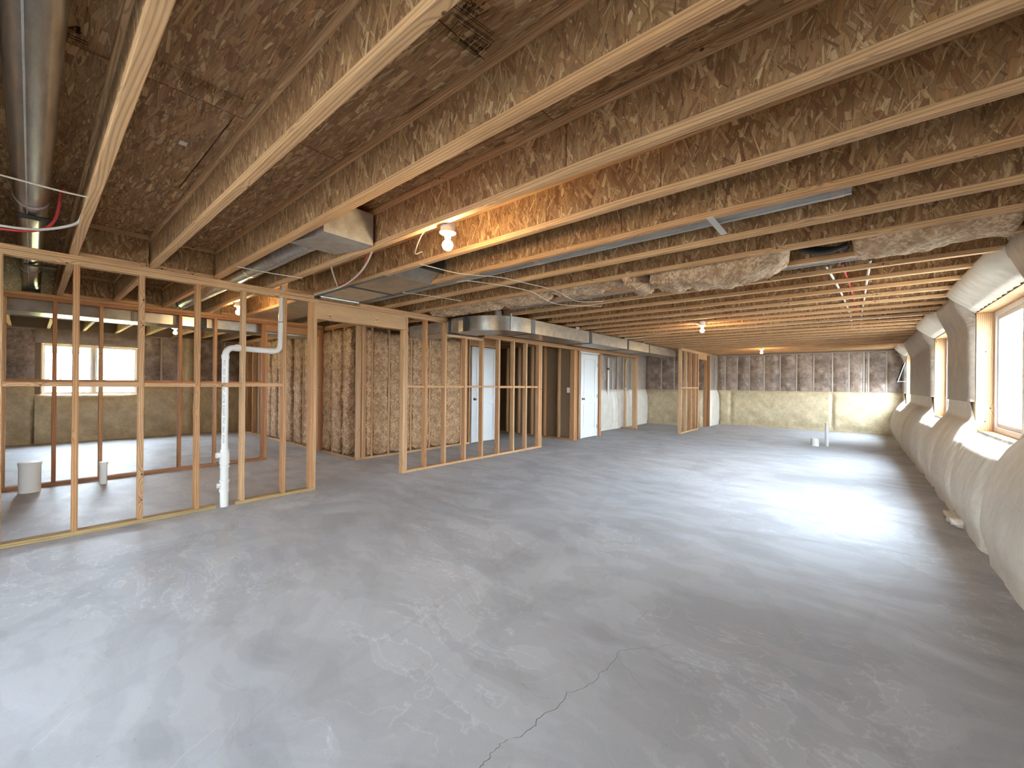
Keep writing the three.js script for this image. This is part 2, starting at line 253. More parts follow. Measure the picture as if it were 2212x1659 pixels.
const M = {
  osb: std({ map: osbWebT, bumpMap: bumpOf(osbWebC, 1 / 2.048, 1 / 2.048), bumpScale: 0.0012, roughness: 0.8, color: rgb(238, 230, 218) }),
  osbFloor: std({ map: osbFloorT, bumpMap: bumpOf(osbFloorC, 1 / 2.048, 1 / 2.048), bumpScale: 0.0012, roughness: 0.82, color: rgb(238, 230, 218) }),
  pine: std({ map: lumT[0], bumpMap: bumpOf(lumC[0], 1, 1), bumpScale: 0.0004, roughness: 0.72, color: rgb(240, 222, 200) }),
  pine2: std({ map: lumT[1], bumpMap: bumpOf(lumC[1], 1, 1), bumpScale: 0.0004, roughness: 0.72, color: rgb(234, 210, 186) }),
  fir: std({ map: lumT[1], roughness: 0.74, color: rgb(222, 190, 158) }),
  redwood: std({ map: lumT[0], roughness: 0.75, color: rgb(206, 160, 126) }),
  treated: std({ map: lumT[0], roughness: 0.8, color: rgb(206, 202, 172) }),
  flange: std({ map: lumT[0], bumpMap: bumpOf(lumC[0], 1, 1), bumpScale: 0.0004, roughness: 0.7, color: rgb(238, 216, 190) }),
  flange2: std({ map: lumT[1], bumpMap: bumpOf(lumC[1], 1, 1), bumpScale: 0.0004, roughness: 0.7, color: rgb(234, 206, 176) }),
  concrete: std({ map: rep(tex(concreteC), 1 / 4.6, 1 / 4.6), bumpMap: bumpOf(concreteC, 1 / 4.6, 1 / 4.6), bumpScale: 0.003, roughness: 0.54, color: rgb(236, 240, 246) }),
  soil: std({ color: rgb(96, 90, 82), roughness: 1 }),
  fiber: std({ map: tex(fiberC), bumpMap: bumpOf(fiberC, 1, 1), bumpScale: 0.014, roughness: 1, color: rgb(250, 246, 240) }),
  fiberDark: std({ map: tex(fiberC), bumpMap: bumpOf(fiberC, 1, 1), bumpScale: 0.012, roughness: 1, color: rgb(226, 212, 194) }),
  filmCream: phy({ map: rep(tex(filmTexture(91, [228, 222, 208], [20, 20, 22])), 0.9, 0.9), bumpMap: bumpOf(creaseC, 0.7, 0.7), bumpScale: 0.007, roughness: 0.5, clearcoat: 0.35, clearcoatRoughness: 0.35 }),
  filmTan: phy({ map: rep(tex(filmTexture(92, [206, 190, 154], [44, 44, 42])), 0.9, 0.9), bumpMap: bumpOf(creaseC, 0.7, 0.7), bumpScale: 0.012, roughness: 0.5, clearcoat: 0.4, clearcoatRoughness: 0.3 }),
  filmBrown: phy({ map: rep(tex(filmTexture(93, [140, 120, 104], [84, 82, 78])), 0.9, 0.9), bumpMap: bumpOf(creaseC, 0.9, 0.9), bumpScale: 0.012, roughness: 0.5, clearcoat: 0.5, clearcoatRoughness: 0.28 }),
  filmGrey: phy({ map: rep(tex(filmTexture(94, [164, 152, 138], [34, 34, 34])), 0.9, 0.9), bumpMap: bumpOf(creaseC, 0.7, 0.7), bumpScale: 0.01, roughness: 0.5, clearcoat: 0.4, clearcoatRoughness: 0.35 }),
  studFilm: phy({ color: rgb(192, 178, 162), roughness: 0.5, clearcoat: 0.5, clearcoatRoughness: 0.3 }),
  galv: std({ map: rep(tex(metalC), 1.4, 1.4), metalness: 0.8, roughness: 0.3, bumpMap: bumpOf(metalC, 0.8, 0.8), bumpScale: 0.004, color: rgb(226, 224, 218) }),
  galvRound: std({ map: rep(tex(metalC), 2, 2), metalness: 0.4, roughness: 0.34, color: rgb(226, 228, 230) }),
  galvPipe: std({ map: rep(tex(metalC), 2, 2), metalness: 0.9, roughness: 0.24, color: rgb(222, 222, 220) }),
  mastic: std({ color: rgb(58, 60, 58), roughness: 0.75 }),
  masticGrey: std({ color: rgb(104, 106, 102), roughness: 0.7 }),
  foil: std({ color: rgb(214, 206, 204), metalness: 0.9, roughness: 0.35, bumpMap: bumpOf(creaseC, 6, 6), bumpScale: 0.006 }),
  pvc: phy({ color: rgb(236, 235, 228), roughness: 0.35, clearcoat: 0.3 }),
  pex: phy({ color: rgb(232, 230, 222), roughness: 0.4 }),
  pexRed: phy({ color: rgb(170, 40, 40), roughness: 0.4 }),
  cable: std({ color: rgb(226, 220, 208), roughness: 0.55 }),
  cableDark: std({ color: rgb(60, 46, 38), roughness: 0.6 }),
  black: std({ color: rgb(24, 25, 26), roughness: 0.65 }),
  white: phy({ color: rgb(236, 236, 232), roughness: 0.4 }),
  doorPaint: phy({ color: rgb(226, 229, 228), roughness: 0.38 }),
  vinyl: phy({ color: rgb(240, 242, 244), roughness: 0.3 }),
  glass: phy({ color: 0xffffff, roughness: 0, transmission: 1, thickness: 0, ior: 1.5 }),
  nickel: std({ color: rgb(130, 124, 116), metalness: 1, roughness: 0.3 }),
  drywall: std({ color: rgb(128, 108, 84), roughness: 0.9 }),
  porcelain: phy({ color: rgb(240, 238, 232), roughness: 0.3, clearcoat: 0.5 }),
  bulbGlass: std({ color: rgb(255, 244, 220), emissive: new THREE.Color(1.0, 0.86, 0.55), emissiveIntensity: 5, roughness: 0.4 }),
  sheathing: std({ color: rgb(150, 132, 110), roughness: 0.9 }),
  grass: std({ color: rgb(186, 180, 120), roughness: 1 }),
  gravel: std({ color: rgb(176, 172, 164), roughness: 1 }),
  tree: std({ color: rgb(84, 104, 84), roughness: 1 }),
  shed: std({ color: rgb(140, 96, 76), roughness: 0.9 }),
  stone: std({ color: rgb(206, 200, 190), roughness: 0.95 }),
  steel: std({ color: rgb(120, 122, 126), roughness: 0.6 }),
};
const pines = [M.pine, M.pine2, M.fir];
const anyPine = () => pines[Math.floor(rnd() * 3)];

// ------------------------------------------------------------------ the setting
const YJ = 2.354, YT = 2.654;                                           // underside of the joists, underside of the subfloor
const X0 = -13.3, X1 = 1.35, W0 = -3.2, W1 = 15.95;
{ // floor slab with a real crack cut into it
  const s = new THREE.Shape(); s.moveTo(X0, W0); s.lineTo(X1, W0); s.lineTo(X1, W1); s.lineTo(X0, W1); s.closePath();
  const c1 = [[-0.99, 0.86], [-0.975, 0.93], [-0.972, 0.998], [-0.978, 1.023], [-0.971, 1.052], [-0.984, 1.062], [-0.974, 1.101], [-0.983, 1.114], [-0.964, 1.157], [-0.942, 1.185], [-0.936, 1.237], [-0.93, 1.263], [-0.946, 1.287], [-0.94, 1.329], [-0.916, 1.389], [-0.92, 1.452], [-0.933, 1.48], [-0.909, 1.511], [-0.887, 1.57], [-0.874, 1.624], [-0.881, 1.698], [-0.867, 1.719], [-0.87, 1.812], [-0.885, 1.882], [-0.86, 1.918], [-0.804, 1.986], [-0.765, 1.997], [-0.727, 2.079], [-0.694, 2.122], [-0.605, 2.152]];
  const c2 = [[-0.58, 2.146], [-0.556, 2.151], [-0.528, 2.162], [-0.494, 2.202], [-0.451, 2.221], [-0.403, 2.271], [-0.387, 2.296], [-0.351, 2.305], [-0.308, 2.339], [-0.273, 2.378], [-0.2, 2.42], [-0.12, 2.5]];
  for (const [c, w0, w1] of [[c1, 0.0019, 0.0009], [c2, 0.0009, 0.0005]]) {
    rnd = mulberry(5); const pts = [];
    for (let i = 0; i < c.length - 1; i++) for (let k = 0; k < 3; k++) { const t = k / 3, j = k ? 0.005 : 0; pts.push([c[i][0] + (c[i + 1][0] - c[i][0]) * t + rr(-j, j), c[i][1] + (c[i + 1][1] - c[i][1]) * t]); }
    pts.push(c[c.length - 1]);
    const L = [], R = [];
    pts.forEach((p, i) => { const a = pts[Math.max(0, i - 1)], b = pts[Math.min(pts.length - 1, i + 1)], dx = b[0] - a[0], dy = b[1] - a[1], l = Math.hypot(dx, dy), w = (i === 0 || i === pts.length - 1 ? 0.0002 : w0 + (w1 - w0) * i / pts.length * 1) * (i % 3 === 1 ? 0.75 : 1); L.push([p[0] - dy / l * w, p[1] + dx / l * w]); R.push([p[0] + dy / l * w, p[1] - dx / l * w]); });
    const h = new THREE.Path(); [...L, ...R.reverse()].forEach((p, i) => i ? h.lineTo(...p) : h.moveTo(...p)); h.closePath(); s.holes.push(h);
  }
  const g = new THREE.ExtrudeGeometry(s, { depth: 0.1, bevelEnabled: false }); g.rotateX(-Math.PI / 2); g.translate(0, -0.1, 0);
  const f = thing('floor', 'grey trowelled concrete slab floor with a thin jagged crack', 'floor', new V3(), null, 'structure');
  put(f, 'slab', g, M.concrete);
  put(f, 'sub_base', cbox(X1 - X0, 0.08, W1 - W0, 0, 0), M.soil, P((X0 + X1) / 2, -0.14, (W0 + W1) / 2));
}
rnd = mulberry(99);
{ // subfloor sheets overhead
  const c = thing('ceiling', 'dark oriented strand board subfloor overhead between the joists', 'ceiling', new V3(0, YT, 0), null, 'structure');
  put(c, 'upper_deck', cbox(X1 - X0, 0.06, W1 - W0, 0, 0), M.sheathing, P((X0 + X1) / 2, YT + 0.055, (W0 + W1) / 2));
  const sheets = [0, 1, 2, 3].map((k) => cbox(1.216, 0.019, 2.434, 2, 0.001, 1, 1, k));
  for (let i = 0; i < 12; i++) for (let j = 0; j < 9; j++) {
    const x = X1 - 0.1 - 0.61 - i * 1.22, w = W0 + 0.2 + 1.22 + j * 2.44 - (i % 2) * 1.22;
    const m = put(c, 'subfloor_panel', sheets[Math.floor(rnd() * 4)], M.osbFloor, P(x, YT + 0.0095, w)); if (w > W1 || w < W0 - 0.5) c.remove(m);
  }
}
// window wall on the right
const RW = [[4.7, 6.74], [8.13, 9.87], [13.26, 15.0]], RY = [0.85, 2.145];
const wr = thing('wall_right', 'insulated window wall on the right with puffy white film covered blanket', 'wall', P(1.1, 0, 0), null, 'structure');
function shell(parent, mat, box) { return bar(parent, 'wall_panel', ...box, mat, { ch: 0 }); }
{
  shell(wr, M.sheathing, [1.0, 1.25, 0, RY[0] - 0.02, W0, W1]); shell(wr, M.sheathing, [1.0, 1.25, RY[1] + 0.02, YT + 0.05, W0, W1]);
  let w = W0; for (const [a, b] of [...RW, [W1, W1]]) { shell(wr, M.sheathing, [1.0, 1.25, RY[0] - 0.02, RY[1] + 0.02, w, a - 0.02]); w = b + 0.02; if (b === W1) break; }
}
const inWin = (w, m = 0.1) => { let k = 0; for (const [a, b] of RW) k = Math.max(k, smooth(a, a + m, w) * (1 - smooth(b - m, b, w))); return k; };
const folds = [-2.6, -1.1, 0.6, 2.1, 3.5, 4.85, 6.15, 7.62, 8.75, 9.85, 11.5, 12.9, 14.2];
{ // lower blanket, bulging over the floor, tucked up to the sills
  const N = 900, T = 46;
  put(wr, 'lower_blanket', surf(N, T, (a, t) => {
    const w = W0 + 0.1 + a * (15.42 - W0 - 0.1), k = inWin(w, 0.14), H = 1.175 - (1.175 - (RY[0] + 0.012)) * k + 0.012 * (fbm(w * 3, 0, 4) - 0.5), s = t;
    let y = s * H;
    const yb = clamp(y / 0.97);
    let th = 0.04 + (0.255 + 0.05 * (fbm(w * 0.7, 1, 8) - 0.5)) * Math.pow(1 - Math.pow(yb, 3), 0.85);
    th *= 1 - k * smooth(0.86, 1, s);
    th *= 0.8 + 0.2 * smooth(0, 0.3, y);
    let f = 0; for (const q of folds) f = Math.max(f, Math.exp(-Math.pow((w - q - 0.05 * Math.sin(y * 3 + q)) / 0.09, 2)));
    th *= 1 - 0.34 * f * (1 - 0.75 * s);
    const sc = Math.abs(Math.sin((w - 6.15) / 0.62 * Math.PI)); th *= 1 - 0.05 * (1 - Math.pow(sc, 0.5)) * (1 - smooth(0, 0.4, y));
    // gathers that fan down from the sills and the seam
    const near = Math.exp(-(H - y) / (0.12 + 0.1 * k)), fan = Math.sin(w * 42 + 9 * fbm(w * 2, y * 2, 14)) * 0.6 + Math.sin(w * 77 + y * 18) * 0.4;
    th += near * fan * (0.008 + 0.016 * k) * (1 - Math.pow(s, 12)) + 0.012 * (fbm(w * 5, y * 4, 31) - 0.5);
    return [1.0 - Math.max(th, 0.002), y, w, w, y + th];
  }), M.filmCream);
  // upper film between the windows
  let w = W0 + 0.1;
  for (const [a, b] of [...RW, [15.42, 15.42]]) {
    const w0 = w, w1 = a - 0.001; w = b + 0.001;
    put(wr, 'upper_film', surf(Math.max(6, Math.round((w1 - w0) / 0.03)), 40, (p, q) => {
      const ww = w0 + p * (w1 - w0), e = Math.min(ww - w0, w1 - ww), y = 1.165 + q * (2.37 - 1.165);
      const d = 0.003 + 0.05 * smooth(0, 0.05, e) + 0.018 * (fbm(ww * 5, y * 1.6, 51) - 0.5) + 0.12 * smooth(1.95, 2.36, y) * Math.max(smooth(0, 0.1, e), smooth(2.1, 2.3, y));
      return [1.0 - d, y, ww, ww, y];
    }), M.filmGrey);
    if (w1 > 15) break;
  }
  // puffy heads over the windows
  for (const [a, b] of RW) put(wr, 'head_blanket', surf(Math.round((b - a + 0.2) / 0.025), 26, (p, q) => {
    const ww = a - 0.06 + p * (b - a + 0.12), y = 2.142 + q * (2.375 - 2.142), e = smooth(-0.06, 0.16, Math.min(ww - a, b - ww));
    const puff = Math.pow(Math.sin(clamp(q * 0.62 + 0.02) * Math.PI), 0.7);
    const d = 0.004 + 0.03 * smooth(0, 0.15, q) + 0.12 * smooth(0.1, 1, q) + 0.1 * e * puff + 0.012 * (fbm(ww * 6, y * 9, 77) - 0.5) * e + 0.008 * Math.sin(ww * 38 + 8 * fbm(ww, y * 3, 3)) * (1 - q) * e;
    return [1.0 - d, y, ww, ww, y];
  }), M.filmCream);
  // dark seam strip under the upper film
  put(wr, 'loose_batt', battGeo(0.5, 0.035, 0.05, 61, 0.02, 20, 14).rotateY(Math.PI / 2), M.filmCream, P(0.735, 0.04, 5.85), 'loose tuft of fibreglass at the floor');
}
function makeWindow(name, label, x, inner, wa, wb, y0, y1, depth, split, fw = 0.055, sw = 0.04) { // x: room face; inner: +1 when outside is +x
  const g = thing(name, label, 'window', P(x, y0, (wa + wb) / 2), null, 'structure'), s = inner;
  const jx = (d0, d1) => s > 0 ? [x + d0, x + d1] : [x - d1, x - d0];
  const [a0, a1] = jx(0.002, depth), [f0, f1] = jx(depth - 0.012, depth + 0.06), [s0, s1] = jx(depth + 0.004, depth + 0.04), [g0, g1] = jx(depth + 0.02, depth + 0.024);
  bar(g, 'jamb_board', a0, a1, y0, y1, wb, wb + 0.02, M.pine, { axis: 1 }); bar(g, 'jamb_board', a0, a1, y0, y1, wa - 0.02, wa, M.pine, { axis: 1 });
  bar(g, 'head_board', a0, a1, y1, y1 + 0.02, wa - 0.02, wb + 0.02, M.pine2, { axis: 2 }); bar(g, 'sill_board', a0, a1, y0 - 0.02, y0, wa - 0.02, wb + 0.02, M.pine2, { axis: 2 });
  bar(g, 'frame_side', f0, f1, y0, y1, wa, wa + fw, M.vinyl, { ch: 0.004 }); bar(g, 'frame_side', f0, f1, y0, y1, wb - fw, wb, M.vinyl, { ch: 0.004 });
  bar(g, 'frame_rail', f0, f1, y0, y0 + fw, wa + fw, wb - fw, M.vinyl, { ch: 0.004 }); bar(g, 'frame_rail', f0, f1, y1 - fw, y1, wa + fw, wb - fw, M.vinyl, { ch: 0.004 });
  const mid = wa + (wb - wa) * split; bar(g, 'mullion', f0, f1, y0 + fw, y1 - fw, mid - 0.03, mid + 0.03, M.vinyl, { ch: 0.004 });
  for (const [p, q] of [[wa + fw, mid - 0.03], [mid + 0.03, wb - fw]]) {
    const sash = bar(g, 'sash', s0, s1, y0 + fw, y0 + fw + sw, p, q, M.vinyl, { ch: 0.003 });
    bar(sash, 'sash_rail', s0, s1, y1 - fw - sw, y1 - fw, p, q, M.vinyl, { ch: 0.003 });
    bar(sash, 'sash_stile', s0, s1, y0 + fw + sw, y1 - fw - sw, p, p + sw, M.vinyl, { ch: 0.003 }); bar(sash, 'sash_stile', s0, s1, y0 + fw + sw, y1 - fw - sw, q - sw, q, M.vinyl, { ch: 0.003 });
    bar(sash, 'pane', g0, g1, y0 + fw + sw, y1 - fw - sw, p + sw, q - sw, M.glass, { ch: 0 });
  }
  return g;
}
makeWindow('window_1', 'nearest sliding window in the right wall, cut by the edge of the frame', 1.0, 1, ...RW[0], ...RY, 0.145, 0.5);
makeWindow('window_2', 'middle white window in the right wall with pale wooden jamb', 1.0, 1, ...RW[1], ...RY, 0.145, 0.5);
makeWindow('window_3', 'farthest narrow looking window in the right wall near the corner', 1.0, 1, ...RW[2], ...RY, 0.145, 0.5);

// shared builder for the film covered walls: at(u, y, d) gives a point d in front of the wall
function insulated(parent, at, u0, u1, seed, o = {}) {
  const H = o.seam ?? 1.18, T = o.th ?? 0.11, top = o.top ?? 2.34, len = u1 - u0;
  put(parent, 'lower_blanket', surf(Math.max(8, Math.round(len / 0.04)), 30, (a, s) => {
    const u = u0 + a * len, y = s * H, e = smooth(0, 0.1, Math.min(u - u0, u1 - u));
    let d = 0.02 + T * Math.pow(1 - Math.pow(s, 4), 0.6) * (0.72 + 0.28 * smooth(0, 0.25, y)) * (0.35 + 0.65 * e) + 0.05 * (fbm(u * 1.3, y * 1.6, seed) - 0.5) * (1 - s) + 0.018 * (fbm(u * 6, y * 5, seed + 3) - 0.5) * (1 - Math.pow(s, 6));
    for (const q of o.tucks ?? []) d -= 0.05 * Math.exp(-Math.pow((u - q) / 0.035, 2)) * smooth(0, 0.15, s) * (1 - smooth(0.85, 1, s));
    return [...at(u, y, Math.max(d, 0.004)), u, y];
  }), o.lower ?? M.filmTan);
  const us = o.studs ?? []; const edges = [u0, ...us, u1];
  for (let i = 0; i < edges.length - 1; i++) {
    const a0 = edges[i] + (i ? 0.019 : 0), a1 = edges[i + 1] - (i < edges.length - 2 ? 0.019 : 0); if (a1 - a0 < 0.03) continue;
    for (const [y0, y1] of o.holes ? o.holes(a0, a1, H, top) : [[H - 0.005, top]]) put(parent, 'upper_batt', surf(10, 26, (a, s) => {
      const u = a0 + a * (a1 - a0), y = y0 + s * (y1 - y0), e = Math.sin(a * Math.PI);
      return [...at(u, y, 0.012 + 0.02 * Math.pow(e, 0.6) + 0.024 * (fbm(u * 9, y * 6, seed + i) - 0.5) * e), u, y];
    }), o.upper ?? M.filmBrown);
  }
  for (const q of us) put(parent, 'stud', surf(2, 2, (a, s) => [...at(q - 0.019 + a * 0.038, H + s * (top - H), 0.026 + 0.006 * Math.sin(a * Math.PI)), q + a * 0.04, s]), M.studFilm, new V3(), 'stud edge showing through the film');
  put(parent, 'top_strip', surf(Math.max(4, Math.round(len / 0.1)), 3, (a, s) => { const u = u0 + a * len; return [...at(u, top - 0.02 + s * (YJ + 0.02 - top), 0.03 + 0.01 * fbm(u * 4, s, seed + 8)), u, s * 0.1]; }), M.filmGrey);
}
{ // far wall and the wall stepping back beside the framed closet
  const wf = thing('wall_far', 'far basement wall with tan blanket below and brown film covered batts above', 'wall', P(-1.3, 0, 15.6), null, 'structure');
  shell(wf, M.sheathing, [-3.9, X1, 0, YT + 0.05, 15.46, 15.9]);
  insulated(wf, (u, y, d) => [u, y, 15.46 - d], -3.66, 1.0, 101, { studs: [-3.46, -3.09, -2.73, -2.31, -1.87, -1.44, -1.01, -0.56, -0.18, 0.15, 0.25, 0.63], tucks: [-3.25, -0.55], th: 0.13 });
  const ws = thing('wall_step', 'short insulated wall between the closet framing and the far wall', 'wall', P(-3.8, 0, 14.8), null, 'structure');
  shell(ws, M.sheathing, [-4.1, -3.72, 0, YT + 0.05, 14.0, 15.5]);
  insulated(ws, (u, y, d) => [-3.72 + d, y, u], 14.3, 15.45, 111, { studs: [14.5, 15.1], th: 0.1, lower: M.filmCream, upper: M.filmGrey });
  const wc = thing('wall_closet', 'insulated back wall of the recess behind the closet framing', 'wall', P(-4.7, 0, 14.1), null, 'structure');
  shell(wc, M.sheathing, [-6.0, -3.72, 0, YT + 0.05, 13.92, 14.3]);
  insulated(wc, (u, y, d) => [u, y, 13.92 - d], -5.62, -3.74, 121, { studs: [-5.09, -4.66, -4.2], th: 0.1 });
  const wv = thing('wall_recess', 'insulated side wall of the recess with lumpy cream blanket', 'wall', P(-5.8, 0, 12), null, 'structure');
  shell(wv, M.sheathing, [-6.0, -5.64, 0, YT + 0.05, 9.6, 13.95]);
  insulated(wv, (u, y, d) => [-5.64 + d, y, u], 9.75, 13.9, 131, { studs: [10.1, 10.5, 11.3, 11.62, 12.03, 12.6, 13.2], th: 0.12, lower: M.filmCream, upper: M.filmGrey, tucks: [11.2, 11.6, 12.4] });
}
const LW = [0.14, 1.61], LY = [1.0, 2.055];
{ // left wall with its window
  const wl = thing('wall_left', 'insulated wall of the left room with tan blanket and a bright window', 'wall', P(-12.85, 0, 4), null, 'structure'), x = -12.75;
  shell(wl, M.sheathing, [-13.0, x, 0, LY[0] - 0.02, W0, W1]); shell(wl, M.sheathing, [-13.0, x, LY[1] + 0.02, YT + 0.05, W0, W1]);
  shell(wl, M.sheathing, [-13.0, x, LY[0] - 0.02, LY[1] + 0.02, W0, LW[0] - 0.02]); shell(wl, M.sheathing, [-13.0, x, LY[0] - 0.02, LY[1] + 0.02, LW[1] + 0.02, W1]);
  const at = (u, y, d) => [x + d, y, u];
  insulated(wl, at, W0 + 0.1, LW[0] - 0.09, 141, { studs: [-2.2, -1.4, -0.6], th: 0.1 });
  insulated(wl, at, LW[1] + 0.03, 6, 151, { studs: [2.02, 2.42, 2.68, 3.3, 3.7, 4.2, 5], th: 0.1 });
  put(wl, 'lower_blanket', surf(40, 30, (a, s) => { const u = LW[0] - 0.09 + a * (LW[1] - LW[0] + 0.12), y = s * (LY[0] + 0.005); return [...at(u, y, 0.01 + 0.13 * Math.pow(1 - Math.pow(s, 5), 0.55) + 0.01 * (fbm(u * 7, y * 5, 9) - 0.5)), u, y]; }), M.filmTan);
  put(wl, 'head_blanket', surf(40, 12, (a, s) => { const u = LW[0] - 0.09 + a * (LW[1] - LW[0] + 0.12), y = LY[1] + s * (YJ - LY[1]); return [...at(u, y, 0.03 + 0.05 * Math.sin(s * Math.PI) + 0.012 * (fbm(u * 5, y * 6, 19) - 0.5)), u, y]; }), M.filmGrey);
  put(wl, 'pipe_chase', surf(16, 24, (a, s) => { const q = a * Math.PI; return [x + 0.02 + 0.14 * Math.sin(q), s * YJ, 2.52 - 0.13 * Math.cos(q) + 0.01 * Math.sin(s * 20), a * 0.4, s * 2.4]; }), M.filmTan, new V3(), 'rounded film covered bulge');
  makeWindow('window_4', 'bright wide window of the left room seen through the studs', x, -1, ...LW, ...LY, 0.13, 0.515, 0.026, 0.02);
}
const PD = [-2.9, -0.9];
{ // walls behind the camera and beyond the framing close the basement
  const wb = thing('wall_back', 'insulated wall closing the basement behind the viewer', 'wall', P(-6, 0, W0 + 0.1), null, 'structure');
  shell(wb, M.filmTan, [X0, PD[0], 0, YT + 0.05, W0, W0 + 0.2]); shell(wb, M.filmTan, [PD[1], X1, 0, YT + 0.05, W0, W0 + 0.2]); shell(wb, M.filmTan, [PD[0], PD[1], 2.12, YT + 0.05, W0, W0 + 0.2]);
  const pd = thing('door_3', 'glazed sliding patio door in the wall behind the viewer', 'door', P((PD[0] + PD[1]) / 2, 0, W0 + 0.1), null, 'structure'), wa = W0 + 0.06, wz = W0 + 0.14, n = 3, pw = (PD[1] - PD[0]) / n;
  for (let i = 0; i < n; i++) { const p = PD[0] + i * pw, q = p + pw, r = bar(pd, 'sash', p, q, 0.002, 0.09, wa, wz, M.vinyl); bar(r, 'top_rail', p, q, 2.03, 2.118, wa, wz, M.vinyl); bar(r, 'stile', p, p + 0.07, 0.09, 2.03, wa, wz, M.vinyl); bar(r, 'stile', q - 0.07, q, 0.09, 2.03, wa, wz, M.vinyl); bar(r, 'pane', p + 0.07, q - 0.07, 0.09, 2.03, wa + 0.03, wa + 0.034, M.glass, { ch: 0 }); }
  const we = thing('wall_end', 'concrete end wall hidden behind the framed rooms', 'wall', P(-9.5, 0, 15.8), null, 'structure');
  shell(we, M.sheathing, [X0, -3.9, 0, YT + 0.05, 15.5, W1]);
}

// ------------------------------------------------------------------ I-joists
rnd = mulberry(404);
const JW = (n) => 0.2515 + 0.50042 * (n - 1);                           // far edge of the bottom flange of joist n
const FL = 0.048;
for (let n = -1; n <= 30; n++) {
  const w = JW(n), c = w - FL / 2, xa = -12.74, xb = 0.98;
  const extra = n === 4 ? ', carrying the nearest bulb' : n === 1 ? ' beside the round duct at left' : '';
  const lab = n >= 1 ? (n === 1 ? 'first wooden I-joist beside the round duct at left' : `${ORD[n]} wooden I-joist counted from the round duct at left${extra}`) : (n === 0 ? 'wooden I-joist left of the large round duct' : 'wooden I-joist at the far left edge, beyond the round duct');
  const j = thing('floor_joist', lab, 'joist', P((xa + xb) / 2, YJ, c), 'wooden I-joists overhead');
  const mat = n % 3 ? M.flange : M.flange2;
  bar(j, 'bottom_flange', xa, xb, YJ, YJ + 0.038, c - FL / 2, c + FL / 2, mat, { ch: 0.003 });
  bar(j, 'top_flange', xa, xb, YT - 0.038, YT - 0.0005, c - FL / 2, c + FL / 2, mat, { ch: 0.003 });
  const cuts = [xa]; let x = xa + rr(0.6, 2.4); while (x < xb - 0.5) { cuts.push(x); x += 2.44 + rr(-0.2, 0.5); } cuts.push(xb);
  for (let i = 0; i < cuts.length - 1; i++) bar(j, 'web', cuts[i] + 0.002, cuts[i + 1] - 0.002, YJ + 0.038, YT - 0.038, c - 0.0055, c + 0.0055, M.osb, { ch: 0.0008, tu: 1, tv: 1 });
}
function blocking(n, x, where) {                                        // solid blocking between joist n and n + 1
  const a = JW(n) + (n === 4 ? 0.17 : 0.002), b = JW(n + 1) - FL - 0.002;
  const g = thing('joist_blocking', `strand board blocking over the ${where} studs, between ${ORD[n]} and ${ORD[n + 1]} joists`, 'blocking', P(x, YJ, (a + b) / 2), 'blocking over the stud walls');
  bar(g, 'bottom_flange', x - 0.024, x + 0.024, YJ + 0.001, YJ + 0.038, a, b, M.flange2, { axis: 2 }); bar(g, 'top_flange', x - 0.024, x + 0.024, YT - 0.038, YT - 0.001, a, b, M.flange2, { axis: 2 });
  bar(g, 'web', x - 0.0055, x + 0.0055, YJ + 0.038, YT - 0.038, a, b, M.osb, { axis: 2, ch: 0.0008, tu: 1, tv: 1 });
}
for (const n of [1, 2, 4]) blocking(n, -5.045, 'front');
for (const n of [1, 2, 4]) blocking(n, -7.615, 'rear');

// ------------------------------------------------------------------ framed walls
const T2 = 0.038, D4 = 0.089;
